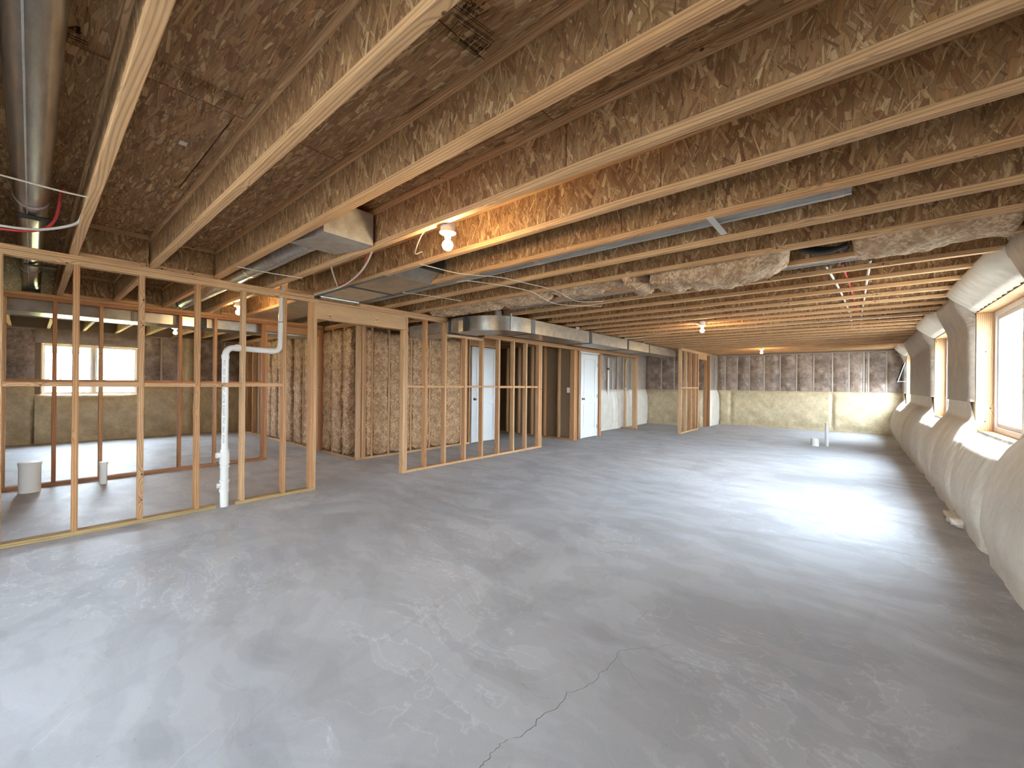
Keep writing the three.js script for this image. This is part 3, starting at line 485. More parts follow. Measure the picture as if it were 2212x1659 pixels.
// wallZ: a wall that runs along the basement; x = the face turned to the viewer
function stud(g, x, w, y0, y1, mat = anyPine(), name = 'stud') { return bar(g, name, x - D4, x, y0, y1, w - T2, w, mat, { axis: 1 }); }
const wallA = thing('stud_partition', 'front open stud wall with a wide doorway, first framing from the viewer', 'stud wall', P(-5.045, 0, 2.2));
{
  const x = -5.0, g = wallA;
  bar(g, 'bottom_plate', x - D4, x, 0.001, T2, -2.95, 1.235, M.treated); bar(g, 'bottom_plate', x - D4, x, 0.001, T2, 1.41, 2.24, M.treated);
  bar(g, 'bottom_plate', x - D4, x, 0.001, T2, 3.475, 6.878, M.pine);
  bar(g, 'top_plate', x - D4, x, 2.272, 2.312, -2.95, 2.26, M.pine); bar(g, 'top_plate', x - D4, x, 2.272, 2.312, 3.475, 4.35, M.pine);
  bar(g, 'upper_top_plate', x - D4, x, 2.313, YJ - 0.001, -2.95, 2.2, M.pine2); bar(g, 'upper_top_plate', x - D4, x, 2.313, YJ - 0.001, 2.8, 4.35, M.pine2);
  for (const w of [-2.64, -2.22, -1.81, -1.39, -0.98, -0.56, -0.143, 0.263, 0.675, 1.094, 1.489, 1.898]) stud(g, x, w, T2, 2.272);
  stud(g, x, 2.202, T2, 2.272); stud(g, x, 2.24, T2, 2.085, M.pine2, 'trimmer');
  bar(g, 'header', x - 0.04, x, 2.08, 2.283, 2.202, 3.513, M.pine, { label: 'wide knotty header over the doorway' }); bar(g, 'header', x - D4, x - 0.044, 2.08, 2.283, 2.202, 3.513, M.pine2);
  bar(g, 'header_plate', x - D4, x, 2.284, 2.312, 2.26, 3.475, M.pine2);
  stud(g, x, 3.513, T2, 2.079, M.pine, 'trimmer'); stud(g, x, 3.552, T2, 2.272, M.pine2);
  stud(g, x, 3.908, T2, 2.272); stud(g, x, 4.294, T2, 2.272);
  bar(g, 'duct_opening_plate', x - D4, x, 2.063, 2.101, 4.295, 5.14, M.pine);
  stud(g, x, 4.729, T2, 2.063); for (const w of [5.14, 5.566, 5.989, 6.377]) stud(g, x, w, T2, 2.12);
  for (const w of [6.802, 6.84, 6.878]) stud(g, x, w, T2, 2.12);
  bar(g, 'dropped_plate', x - D4, x, 2.121, 2.2, 5.145, 11.72, M.fir);
  // row of blocks at mid height
  const row = [-2.64, -2.22, -1.81, -1.39, -0.98, -0.56, -0.143, 0.263, 0.675, 1.094, 1.489, 1.898];
  for (let i = 0; i < row.length - 1; i++) bar(g, 'block', x - 0.038, x, 1.252 + rr(-0.004, 0.004), 1.29 + rr(-0.004, 0.004), row[i], row[i + 1] - T2, M.pine2, { axis: 2 });
  const row2 = [3.552, 3.908, 4.294, 4.729, 5.14, 5.566, 5.989, 6.377, 6.764 + T2];
  for (let i = 0; i < row2.length - 1; i++) bar(g, 'block', x - 0.06, x - 0.02, 1.237 + rr(-0.008, 0.008), 1.275, row2[i], row2[i + 1] - T2, M.pine2, { axis: 2 });
}
const wallA2 = thing('stud_partition', 'rear reddish stud wall standing behind the front one at left', 'stud wall', P(-7.615, 0, 0.5));
{
  const x = -7.57, g = wallA2, R = M.redwood;
  bar(g, 'bottom_plate', x - D4, x, 0.001, T2, -2.95, 2.573, R); bar(g, 'top_plate', x - D4, x, 2.272, 2.312, -2.95, 3.5, R); bar(g, 'upper_top_plate', x - D4, x, 2.313, YJ - 0.001, -2.95, 3.5, M.fir);
  const ws = [-2.6, -2.2, -1.8, -1.41, -1.01, -0.61, -0.19, 0.208, 0.615, 1.02, 1.434, 1.865]; for (const w of ws) stud(g, x, w, T2, 2.272, rnd() < 0.5 ? R : M.fir);
  stud(g, x, 2.534, T2, 2.272, R); stud(g, x, 2.573, T2, 2.15, M.fir, 'trimmer');
  bar(g, 'header', x - D4, x, 2.153, 2.271, 2.536, 3.46, M.fir); stud(g, x, 3.46, T2, 2.152, M.fir, 'trimmer'); stud(g, x, 3.5, T2, 2.272, R);
  for (let i = 0; i < ws.length - 1; i++) bar(g, 'block', x - 0.04, x, 1.272 + rr(-0.006, 0.006), 1.31, ws[i], ws[i + 1] - T2, R, { axis: 2 });
  bar(g, 'block', x - 0.04, x, 1.27, 1.308, 1.865, 2.496, R, { axis: 2 });
}
// wall B runs across (along x) and carries batts; face turned to the viewer at w
const wB = 3.545, bx = []; for (let k = 0; k < 15; k++) bx.push(-6.44 - k * 0.4125);
const wallB = thing('stud_partition', 'batt filled stud wall running across behind the front doorway', 'stud wall', P(-8.9, 0, wB + 0.045));
{
  const g = wallB;
  bar(g, 'bottom_plate', -12.7, -6.42, 0.001, T2, wB, wB + D4, M.pine); bar(g, 'top_plate', -12.7, -6.42, 2.272, 2.312, wB, wB + D4, M.fir); bar(g, 'upper_top_plate', -12.7, -6.42, 2.313, YJ - 0.001, wB, wB + D4, M.pine2);
  for (const x of bx) bar(g, 'stud', x - T2, x, T2, 2.272, wB, wB + D4, anyPine(), { axis: 1 });
  bar(g, 'drywall_back', -12.7, -6.5, 0.01, YJ - 0.002, wB + D4 + 0.001, wB + D4 + 0.013, M.drywall, { ch: 0 });
}
const nbName = (i) => ['nearest the corner post', 'second from the corner post', 'third from the corner post', 'fourth from the corner post', 'fifth from the corner post', 'sixth from the corner post', 'seventh from the corner post', 'eighth from the corner post', 'ninth from the corner post', 'tenth from the corner post'][i];
for (let i = 0; i < 10; i++) {
  const a = bx[i + 1], b = bx[i] - T2, full = b - a, k = [0.62, 0.9, 0.9, 0.9, 0.8, 0.95, 0.7, 0.95, 0.85, 0.95][i], off = [-0.06, 0, 0, 0.02, 0.03, 0, -0.03, 0, 0, 0][i], lo = [0, 0, 0, 0, 0, 0, 0, 0, 0, 0][i];
  const hgt = 2.2, geo = battGeo(hgt, full * k / 2, 0.05, 300 + i * 7, 0.028, 60, 22, 0.42, (t, q) => [1 - 0.16 * Math.pow(vnoise(t * 5, i, 12 + i), 2) - (i === 1 ? 0.16 * smooth(0.25, 0.5, t) * (1 - smooth(0.5, 0.62, t)) : 0), 1 + 0.5 * (vnoise(t * 4, 3, 40 + i) - 0.3), (vnoise(t * 3, 9, 70 + i) - 0.5) * 0.04, 0]);
  geo.rotateZ(Math.PI / 2);
  solo('insulation_batt', `bulging fibreglass batt in the crosswise wall, ${nbName(i)}`, 'insulation', geo, M.fiber, P((a + b) / 2 + off, T2 + lo + hgt / 2 + 0.01, wB + 0.025), 'batts in the crosswise stud wall');
}
// wall C runs along, with the first white door
const cx = -6.42, cs = [3.849, 4.183, 4.66, 5.098, 5.51, 5.93];
const wallC = thing('stud_partition', 'batt filled stud wall beside the first white door, behind the front framing', 'stud wall', P(cx - 0.045, 0, 5.3));
{
  const g = wallC, x = cx;
  bar(g, 'bottom_plate', x - D4, x, 0.001, T2, 3.64, 6.18, M.pine); bar(g, 'top_plate', x - D4, x, 2.272, 2.312, 3.64, 7.155, M.fir); bar(g, 'upper_top_plate', x - D4, x, 2.313, YJ - 0.001, 3.64, 7.155, M.pine2);
  for (const w of [3.678, 3.716, ...cs]) stud(g, x, w, T2, 2.272);
  for (const w of [6.06, 6.10, 6.18]) stud(g, x, w, T2, 2.272, M.fir); for (const w of [7.117, 7.155]) stud(g, x, w, 0.001, 2.272, M.fir);
  bar(g, 'header', x - D4, x, 2.14, 2.271, 6.182, 7.078, M.fir);
  for (const [a, b] of [[3.849, 4.145], [4.183, 4.622], [4.66, 5.06], [5.098, 5.472], [5.51, 5.892]]) bar(g, 'block', x - 0.03, x + 0.004, 1.24 + rr(-0.004, 0.004), 1.278, a, b, M.pine2, { axis: 2 });
  bar(g, 'drywall_back', x - D4 - 0.013, x - D4 - 0.001, 0.01, YJ - 0.002, 3.66, 6.18, M.drywall, { ch: 0 });
}
{ const e = [3.716, ...cs, 6.022]; for (let i = 0; i < e.length - 1; i++) {
  const a = e[i], b = e[i + 1] - T2, geo = battGeo(2.19, 0.042, (b - a) / 2 - 0.004, 500 + i * 7, 0.02, 60, 22, 0.3, (t) => [1.06 + 0.25 * (vnoise(t * 6, i, 22 + i) - 0.4), 1, 0, 0]); geo.rotateZ(Math.PI / 2);
  solo('insulation_batt', `flat mottled batt beside the first white door, ${ORD[i + 1]} from the corner post`, 'insulation', geo, M.fiberDark, P(cx - 0.038, T2 + 2.19 / 2 + 0.005, (a + b) / 2), 'batts in the wall beside the first door');
} }
// wall D: back side of painted board with studs, runs across at w = 8.22
const wallD = thing('stud_partition', 'dark brown board backed stud wall across the hall, left of the second door', 'stud wall', P(-6.6, 0, 8.27));
{
  const g = wallD, w = 8.22;
  bar(g, 'bottom_plate', -8.4, -5.05, 0.001, T2, w, w + D4, M.fir); bar(g, 'top_plate', -8.4, -5.05, 2.272, YJ - 0.001, w, w + D4, M.fir);
  for (const x of [-8.3, -7.9, -7.52, -7.13, -6.73, -6.3, -5.9, -5.48]) bar(g, 'stud', x - T2, x, T2, 2.272, w, w + D4, anyPine(), { axis: 1 });
  bar(g, 'stud', -5.165, -5.05, T2, 2.12, w, w + D4, M.fir, { axis: 1 });
  bar(g, 'board_back', -8.4, -5.1, 0.015, 1.215, w + D4 + 0.001, w + D4 + 0.013, M.drywall, { ch: 0.001 }); bar(g, 'board_back', -8.4, -5.1, 1.221, YJ - 0.002, w + D4 + 0.001, w + D4 + 0.013, M.drywall, { ch: 0.001 });
  bar(g, 'side_board', -8.42, -8.405, 0.01, YJ - 0.002, 4, w, M.drywall, { ch: 0 });
}
// wall E with the second white door
const wallE = thing('stud_partition', 'short framing round the second white door', 'stud wall', P(-5.095, 0, 9));
{
  const g = wallE, x = -5.05;
  for (const w of [8.36, 8.475, 9.487, 9.545]) stud(g, x, w, 0.001, 2.12, w > 9.5 ? M.pine2 : M.fir);
  bar(g, 'door_header', x - D4, x, 2.085, 2.12, 8.476, 9.449, M.white); bar(g, 'side_board', x - D4 - 0.2, x - D4 - 0.19, 0.01, 2.3, 8.5, 9.6, M.drywall, { ch: 0 });
  bar(g, 'return_board', -5.62, -5.14, 0.01, 2.3, 9.548, 9.56, M.drywall, { ch: 0 });
}
// wall H: two studs and a post on a short plate, in front of the recess wall
const wallH = thing('stud_partition', 'short stub of studs and a corner post in front of the lumpy recess wall', 'stud wall', P(-5.3, 0, 11.69));
{
  const g = wallH, w = 11.65;
  bar(g, 'bottom_plate', -5.5, -5.0, 0.001, T2, w, w + D4, M.fir); for (const x of [-5.36, -5.1]) bar(g, 'stud', x - T2, x, T2, 2.12, w, w + D4, anyPine(), { axis: 1 });
  bar(g, 'post', -5.098, -5.005, T2, 2.12, w, w + D4, M.pine, { axis: 1 });
}
// wall G: closet framing near the far wall
const wallG = thing('stud_partition', 'narrow open closet framing with a small doorway near the far wall', 'stud wall', P(-3.685, 0, 12.8));
{
  const g = wallG, x = -3.64;
  bar(g, 'bottom_plate', x - D4, x, 0.001, T2, 11.43, 13.02, M.pine); bar(g, 'top_plate', x - D4, x, 2.275, 2.313, 11.43, 14.29, M.pine); bar(g, 'upper_top_plate', x - D4, x, 2.314, YJ - 0.001, 11.43, 14.29, M.pine2);
  for (const w of [11.468, 11.91, 12.345, 12.77, 12.985, 13.022]) stud(g, x, w, T2, 2.275);
  bar(g, 'header', x - D4, x, 2.12, 2.274, 13.024, 13.86, M.pine); for (const w of [13.9, 14.28]) stud(g, x, w, 0.001, 2.275, M.fir);
  for (const [a, b] of [[11.468, 11.872], [11.91, 12.307], [12.345, 12.732], [12.77, 12.947]]) bar(g, 'block', x - 0.04, x, 1.235, 1.272, a, b, M.pine2, { axis: 2 });
}

// ------------------------------------------------------------------ doors
function makeDoor(name, label, x, w0, w1, h) {                          // leaf in the plane x, hinged at w1, seen from +x
  const g = thing(name, label, 'door', P(x, 0, (w0 + w1) / 2), null, 'structure'), t = 0.034, y0 = 0.018;
  const leaf = bar(g, 'leaf', x - t, x - 0.012, y0, h, w0, w1, M.doorPaint, { ch: 0.002 });
  const st = 0.115, f = (n, a, b, c, d) => bar(leaf, n, x - 0.0119, x - (n === 'raised_panel' ? 0.004 : 0), a, b, c, d, M.doorPaint, { ch: 0.004 });
  f('stile', y0, h, w0, w0 + st); f('stile', y0, h, w1 - st, w1);
  f('rail', y0, y0 + 0.22, w0 + st, w1 - st); f('rail', 0.86, 1.0, w0 + st, w1 - st); f('rail', h - 0.12, h, w0 + st, w1 - st);
  f('raised_panel', y0 + 0.245, 0.835, w0 + st + 0.025, w1 - st - 0.025); f('raised_panel', 1.025, h - 0.145, w0 + st + 0.025, w1 - st - 0.025);
  bar(g, 'jamb', x - 0.1, x + 0.012, 0.002, h + 0.004, w0 - 0.022, w0 - 0.003, M.white); bar(g, 'jamb', x - 0.1, x + 0.012, 0.002, h + 0.004, w1 + 0.003, w1 + 0.022, M.white); bar(g, 'head_jamb', x - 0.1, x + 0.012, h + 0.004, h + 0.022, w0 - 0.022, w1 + 0.022, M.white);
  for (const y of [0.25, 1.03, h - 0.25]) put(g, 'hinge', rod(0.008, 0.1), M.nickel, P(x + 0.006, y, w1 + 0.001));
  const prof = [[0, 0], [0.031, 0], [0.031, 0.006], [0.013, 0.012], [0.012, 0.03], [0.024, 0.04], [0.028, 0.052], [0.022, 0.062], [0, 0.066]].map((p) => new THREE.Vector2(...p));
  const k = put(g, 'knob', new THREE.LatheGeometry(prof, 24).rotateZ(-Math.PI / 2), M.nickel, P(x + 0.001, 0.97, w0 + 0.065), 'round dark nickel knob');
  return g;
}
makeDoor('door_1', 'white two panel door seen between the studs of the front wall', -6.43, 6.25, 7.045, 2.1);
makeDoor('door_2', 'white two panel door standing clear below the long duct', -5.06, 8.55, 9.34, 2.06);

// ------------------------------------------------------------------ ducts
function boxDuct(g, name, x0, x1, y0, y1, w0, w1, mat = M.galv) { return bar(g, name, x0, x1, y0, y1, w0, w1, mat, { ch: 0.003, tu: 1, tv: 1 }); }
{ // long supply trunk with the rounded elbow
  const g = thing('supply_duct', 'long galvanized trunk duct with a rounded elbow, hung below the joists', 'duct', P(-4.2, 2.115, 7.5));
  const y0 = 2.115, y1 = 2.335, xn = -3.93, xf = -4.47;
  const s = new THREE.Shape(); s.moveTo(xn, 5.14); s.lineTo(xn, 4.95); s.absarc(-4.58, 4.95, 0.65, 0, -Math.PI / 2, true); s.lineTo(-4.92, 4.28); s.lineTo(-4.92, 4.86); s.lineTo(-4.62, 4.86); s.absarc(-4.62, 5.01, 0.15, -Math.PI / 2, 0, false); s.lineTo(xf, 5.14); s.closePath();
  const el = new THREE.ExtrudeGeometry(s, { depth: y1 - y0, bevelEnabled: false, curveSegments: 20 }); el.rotateX(-Math.PI / 2); put(g, 'elbow', el, M.galv, P(0, y0, 0));
  boxDuct(g, 'branch', -6.0, -4.925, y0 + 0.005, y1 - 0.03, 4.29, 4.85, M.galvRound);
  boxDuct(g, 'branch_collar', -4.945, -4.9, y0 - 0.012, y1 + 0.005, 4.262, 4.872, M.mastic);
  boxDuct(g, 'elbow_seam', -4.62, -4.5, y0 - 0.003, y1 + 0.003, 4.276, 4.3, M.mastic);
  for (const [a, b, i] of [[5.14, 6.93, 0], [7.03, 8.66, 0.012], [8.72, 9.93, 0.02], [9.97, 11.9, 0.03]]) {
    boxDuct(g, 'section', xf + i, xn - i, y0 + i * 0.3, y1 - i * 0.2, a, b);
    for (const w of [a + (b - a) * 0.72]) { const st = bar(g, 'hanger_strap', xn - i, xn - i + 0.0025, y0 + 0.02, YJ + 0.02, w, w + 0.03, M.galvRound, { ch: 0 }); }
  }
  boxDuct(g, 'joint', xf - 0.006, xn + 0.006, y0 - 0.006, y1 + 0.006, 5.1, 5.2, M.masticGrey);
  boxDuct(g, 'joint', xf - 0.004, xn + 0.004, y0 - 0.004, y1 + 0.004, 6.93, 7.03, M.mastic); boxDuct(g, 'joint', xf - 0.002, xn - 0.002, y0 - 0.003, y1 + 0.003, 8.66, 8.72, M.mastic); boxDuct(g, 'joint', xf, xn - 0.008, y0, y1, 9.93, 9.97, M.masticGrey);
  bar(g, 'hanger_strap', -4.0, -3.98, y0 - 0.003, YJ + 0.02, 4.66, 4.69, M.galvRound, { ch: 0 });
  put(g, 'takeoff_collar', rod(0.055, 0.1), M.galvRound, P(-4.2, y1 + 0.04, 4.62)); put(g, 'takeoff_collar', rod(0.04, 0.06), M.galvRound, P(-4.0, y1 + 0.02, 6.6)); put(g, 'takeoff_collar', rod(0.04, 0.06), M.galvRound, P(-4.0, y1 + 0.02, 8.7));
}
{ // trunk of the left room
  const g = thing('supply_duct', 'galvanized trunk duct behind the rear stud wall, bright underneath', 'duct', P(-8, 2.135, 0));
  for (const [a, b] of [[-2.9, 0.9], [0.92, 1.66], [1.76, 3.4]]) boxDuct(g, 'section', -8.22, -7.72, 2.135, 2.335, a, b);
  boxDuct(g, 'joint', -8.224, -7.716, 2.131, 2.339, 0.9, 0.92, M.galvRound); boxDuct(g, 'joint', -8.226, -7.714, 2.129, 2.34, 1.66, 1.76, M.mastic);
}
function roundDuct(name, label, r, y, w, xa, xb, joints, o = {}) {
  const g = thing(name, label, 'duct', P((xa + xb) / 2, y, w)), c = [xa, ...joints, xb];
  for (let i = 0; i < c.length - 1; i++) { const m = put(g, 'pipe_section', rod(r - (i % 2) * 0.0015, c[i + 1] - c[i], 'x', 32), o.mat ?? M.galvRound, P((c[i] + c[i + 1]) / 2, y, w)); }
  for (const x of joints) put(g, 'foil_tape', rod(r + 0.0015, 0.06, 'x', 32, true), M.foil, P(x, y, w), 'crumpled foil tape');
  bar(g, 'lock_seam', xa, xb, y - r - 0.003, y - r + 0.002, w - 0.022, w - 0.016, M.galvRound, { ch: 0 });
  return g;
}
{
  const g = roundDuct('round_duct', 'large looking round steel duct at the upper left corner', 0.078, 2.5, -0.005, -7.86, 0.7, [-6.6, -4.1, -1.6], { mat: M.galvPipe });
  put(g, 'bracket', cbox(0.1, 0.006, 0.2, 0, 0), M.black, P(-4.3, 2.413, 0.03), 'black strap bracket'); put(g, 'bracket', cbox(0.09, 0.006, 0.22, 0, 0), M.black, P(-6.1, 2.413, 0.06), 'black strap bracket');
  put(g, 'elbow', tube([P(-7.6, 2.5, -0.005), P(-7.97, 2.5, -0.005), P(-7.97, 2.34, -0.005)], 0.08, 0.1, 24, 24), M.galvRound);
}
roundDuct('round_duct', 'second round duct at the far left edge beyond the front wall', 0.07, 2.47, -0.62, -8.0, -5.2, [-6.6]);
{
  const g = roundDuct('round_duct', 'round duct with foil taped joints and a box boot, before the fourth joist', 0.078, 2.488, 1.5, -7.95, -3.42, [-6.4, -4.9, -4.1, -3.5]);
  // boot: round to rectangle, rising to the floor
  const s = new THREE.Shape(); s.moveTo(-3.44, 2.41); s.lineTo(-2.98, 2.36); s.lineTo(-2.84, 2.36); s.lineTo(-2.84, 2.6); s.lineTo(-3.3, 2.6); s.lineTo(-3.44, 2.566); s.closePath();
  const b = new THREE.ExtrudeGeometry(s, { depth: 0.38, bevelEnabled: false }); b.translate(0, 0, -0.19); put(g, 'floor_boot', b, M.galvRound, P(0, 0, 1.5));
  put(g, 'end_collar', rod(0.082, 0.09, 'x'), M.black, P(-7.9, 2.488, 1.5));
}
roundDuct('round_duct', 'thin strip of round duct showing in the bay after the sixth joist', 0.09, 2.462, 2.9, -7.9, -0.03, [-5.2, -2.15, -0.09]);
roundDuct('round_duct', 'strip of round duct behind the hanging ceiling batts', 0.08, 2.47, 4.5, -3.85, 0.2, [-2.6, -1.1]);
bar(thing('hanger_strap', 'white metal hanger strap under the round duct after the sixth joist', 'strap', P(-0.7, YJ, 2.9)), 'strip', -0.72, -0.68, YJ - 0.006, YJ - 0.003, 2.7, 3.06, M.white, { ch: 0 });
{ // panned return between the fifth and sixth joists
  const g = thing('return_duct', 'sheet metal return pan with dark sealant, between joists above the doorway', 'duct', P(-5, YJ, 2.5));
  const a = JW(5) - 0.045, b = JW(6) + 0.03, y = YJ - 0.004;
  for (const [x0, x1] of [[-4.2, -3.42], [-4.9, -4.2], [-5.9, -5.1], [-6.7, -5.9], [-7.7, -6.7]]) bar(g, 'pan_sheet', x0 + 0.004, x1 - 0.004, y, y + 0.003, a, b, M.galv, { ch: 0.0005, tu: 1, tv: 1 });
  bar(g, 'sealant_band', -5.0, -3.5, y - 0.002, y, a - 0.01, a + 0.035, M.masticGrey, { ch: 0.0005 }); bar(g, 'sealant_band', -5.0, -3.4, y - 0.002, y, b - 0.05, b, M.masticGrey, { ch: 0.0005 });
  bar(g, 'sealant_band', -4.23, -4.17, y - 0.003, y, a, b, M.mastic, { ch: 0.0005 });
  const s = new THREE.Shape(); s.moveTo(-3.43, YJ - 0.003); s.lineTo(-3.2, YJ + 0.14); s.lineTo(-3.2, YJ + 0.24); s.lineTo(-3.43, YJ + 0.24); s.closePath();
  const e = new THREE.ExtrudeGeometry(s, { depth: b - a - 0.1, bevelEnabled: false }); put(g, 'end_boot', e, M.galv, P(0, 0, b - 0.035));
  put(g, 'end_seal', cbox(0.02, 0.2, 0.42, 1, 0.004), M.mastic, P(-3.19, YJ + 0.16, 2.48));
  put(g, 'throat', tube([P(-4.96, YJ - 0.006, a + 0.04), P(-4.96, YJ - 0.006, b - 0.04)], 0.026, 0, 8, 12), M.galv, new V3(), 'curved metal throat above the plate');
}

// ------------------------------------------------------------------ plumbing
{
  const g = thing('drain_pipe', 'white plastic drain pipe standing in the front wall with an offset top', 'pipe', P(-5.045, 0, 1.32)), x = -5.045;
  const w = 1.315, w2 = 1.845, yb = 1.665;
  put(g, 'riser', tube([P(x, 0.55, w), P(x, yb, w), P(x, yb - 0.012, w2 + 0.0), P(x, YJ + 0.05, w2 + 0.02)], 0.0302, 0.085, 90, 20), M.pvc);
  put(g, 'lower_pipe', rod(0.038, 0.6), M.pvc, P(x, 0.3, w));
  for (const [y, r, h] of [[0.52, 0.044, 0.1], [0.42, 0.045, 0.024], [0.27, 0.046, 0.024], [0.225, 0.041, 0.09], [0.17, 0.046, 0.024], [0.46, 0.046, 0.02]]) put(g, 'coupling', rod(r, h), M.pvc, P(x, y, w));
  put(g, 'cleanout', rod(0.028, 0.05, 'z'), M.pvc, P(x, 0.54, w - 0.05)); put(g, 'cleanout', rod(0.024, 0.04, 'z'), M.pvc, P(x, 0.225, w - 0.045));
  put(g, 'coupling', rod(0.035, 0.04), M.pvc, P(x, yb - 0.1, w)); put(g, 'coupling', rod(0.035, 0.05, 'z'), M.pvc, P(x, yb, w + 0.11)); put(g, 'coupling', rod(0.035, 0.05, 'z'), M.pvc, P(x, yb - 0.01, w2 - 0.1));
  put(g, 'coupling', rod(0.036, 0.12), M.pvc, P(x, 1.93, w2 + 0.01)); put(g, 'rubber_ring', rod(0.0372, 0.006), M.black, P(x, 1.99, w2 + 0.01)); put(g, 'coupling', rod(0.035, 0.03), M.pvc, P(x, 2.06, w2 + 0.012));
  // printed line along the riser
  const c = canvas(1024, 64), q = c.getContext('2d'); q.fillStyle = '#ecebe4'; q.fillRect(0, 0, 1024, 64); q.fillStyle = '#4a4c50'; q.font = '40px monospace'; q.fillText('PVC-DWV PIPE 2" ASTM D2665 PVC-DWV PIPE', 6, 46);
  const t = tex(c); const pg = new THREE.CylinderGeometry(0.0306, 0.0306, 0.95, 10, 1, true, -0.55, 1.1);
  const uv = pg.attributes.uv; for (let i = 0; i < uv.count; i++) { const u = uv.getX(i), v = uv.getY(i); uv.setXY(i, 1 - v, u); }
  put(g, 'printed_marking', pg.rotateY(0.95), phy({ map: t, roughness: 0.35 }), P(x, 1.06, w), 'grey print running down the pipe');
}
function stub(name, label, x, w, r, h, cap) { const g = thing(name, label, 'pipe', P(x, 0, w)); put(g, 'pipe_wall', new THREE.LatheGeometry([[r - 0.005, 0.001], [r, 0.001], [r, h], [r - 0.005, h], [r - 0.005, 0.01]].map((p) => new THREE.Vector2(...p)), 28), M.pvc, P(x, 0, w)); if (cap) { put(g, 'cap', rod(r + 0.006, 0.035, 'y', 28), M.pvc, P(x, h, w)); } return g; }
stub('floor_drain_stub', 'wide capped white pipe stub standing on the floor at far left', -7.33, 0.0, 0.088, 0.33, true);
stub('floor_drain_stub', 'slim capped white pipe stub on the floor of the left bay', -7.25, 0.6, 0.036, 0.26, true);
stub('floor_drain_stub', 'short open white pipe stub beside the taller one near the far wall', -0.7, 11.3, 0.07, 0.17, false);
stub('floor_drain_stub', 'tall thin pale pipe standing on the open floor near the far wall', -0.5, 11.45, 0.035, 0.52, false);
{ const g = thing('vent_pipe', 'white vent pipe strip standing against the recess wall', 'pipe', P(-5.55, 0, 10.9)); put(g, 'riser', rod(0.03, 2.1), M.pvc, P(-5.55, 1.06, 10.9)); put(g, 'coupling', rod(0.035, 0.06), M.masticGrey, P(-5.55, 1.78, 10.9)); }
{ // water lines through the joists at right
  const rows = [['white', -0.22, -0.08, M.pex, 'left'], ['red', -0.11, 0.0, M.pexRed, 'middle'], ['white', 0.08, 0.05, M.pex, 'right']];
  for (const [c, a, b, m, side] of rows) solo('water_line', `${c} plastic water line crossing the joists at right, ${side} of the three`, 'pipe', tube([P(a, YJ + 0.045, 4.62), P((a + b) / 2, YJ + 0.05, 6), P(b, YJ + 0.055, 8.2), P(b, YJ + 0.055, 10.2)], c === 'red' ? 0.009 : 0.011, 0, 40, 8), m, new V3(), 'water lines');
  solo('water_line', 'white plastic water line swooping down before the return pan', 'pipe', tube([P(-2.9, YJ + 0.05, 1.74), P(-3.3, YJ - 0.0, 1.9), P(-3.8, YJ - 0.012, 2.06), P(-4.3, YJ - 0.012, 2.16), P(-4.95, YJ - 0.004, 2.18)], 0.0085, 0, 50, 8), M.pex, new V3());
  solo('water_line', 'dark red plastic water line swooping beside the white one', 'pipe', tube([P(-3.1, YJ + 0.06, 1.8), P(-3.5, YJ + 0.012, 1.99), P(-3.95, YJ + 0.012, 2.13), P(-4.4, YJ + 0.03, 2.19)], 0.0085, 0, 40, 8), M.pexRed, new V3());
  solo('water_line', 'short white water line rising behind the fourth joist to a clip', 'pipe', tube([P(-4.3, YJ - 0.006, 2.14), P(-4.0, YJ + 0.02, 1.95), P(-3.62, YJ + 0.03, 1.73)], 0.008, 0, 24, 8), M.pex, new V3());
  solo('water_line', 'white plastic water line curving across below the round duct at left', 'pipe', tube([P(-4.5, YJ + 0.01, -0.4), P(-4.44, YJ - 0.004, -0.14), P(-4.31, YJ - 0.008, 0.04), P(-4.03, YJ + 0.004, 0.185), P(-3.95, YJ + 0.06, 0.215)], 0.0085, 0, 40, 8), M.pex, new V3());
  solo('water_line', 'red plastic water line curving across below the round duct at left', 'pipe', tube([P(-4.62, YJ + 0.01, -0.4), P(-4.55, YJ - 0.0, -0.145), P(-4.42, YJ + 0.004, 0.02), P(-4.2, YJ + 0.05, 0.1), P(-3.9, YJ + 0.2, 0.12)], 0.0085, 0, 40, 8), M.pexRed, new V3());
}

// ------------------------------------------------------------------ lamps
function lamp(x, w, label) {
  const g = thing('ceiling_lamp', label, 'lamp', P(x, YJ, w), 'bare bulbs below the joists');
  put(g, 'outlet_box', rod(0.048, 0.06, 'y', 28), M.porcelain, P(x, YJ - 0.004, w));
  const prof = [[0, 0], [0.056, 0], [0.056, -0.008], [0.046, -0.014], [0.024, -0.018], [0.019, -0.046], [0, -0.046]].map((p) => new THREE.Vector2(...p));
  put(g, 'lampholder', new THREE.LatheGeometry(prof, 28), M.porcelain, P(x, YJ - 0.034, w));
  const bp = [[0, -0.052], [0.012, -0.05], [0.026, -0.043], [0.035, -0.029], [0.038, -0.014], [0.035, 0.0], [0.026, 0.012], [0.016, 0.02], [0.0135, 0.03], [0, 0.03]].map((p) => new THREE.Vector2(...p));
  put(g, 'bulb', new THREE.LatheGeometry(bp, 24), M.bulbGlass, P(x, YJ - 0.108, w));
  const l = new THREE.PointLight(BULB_COLOR, BULB, 0, 2); l.name = 'bulb_light'; l.castShadow = true; l.shadow.radius = 1.5; l.position.set(0, -0.118, 0); g.add(l);
}
lamp(-2.09, 1.79, 'nearest bare bulb, glowing below the fourth joist');
lamp(-1.97, 7.21, 'bare bulb glowing over the middle of the long room');
lamp(-1.98, 12.81, 'farthest bare bulb glowing before the far wall');
lamp(-6.32, 1.79, 'bare bulb glowing between the front and rear stud walls');
lamp(-10.02, 1.79, 'bare bulb glowing in the left room behind the rear studs');

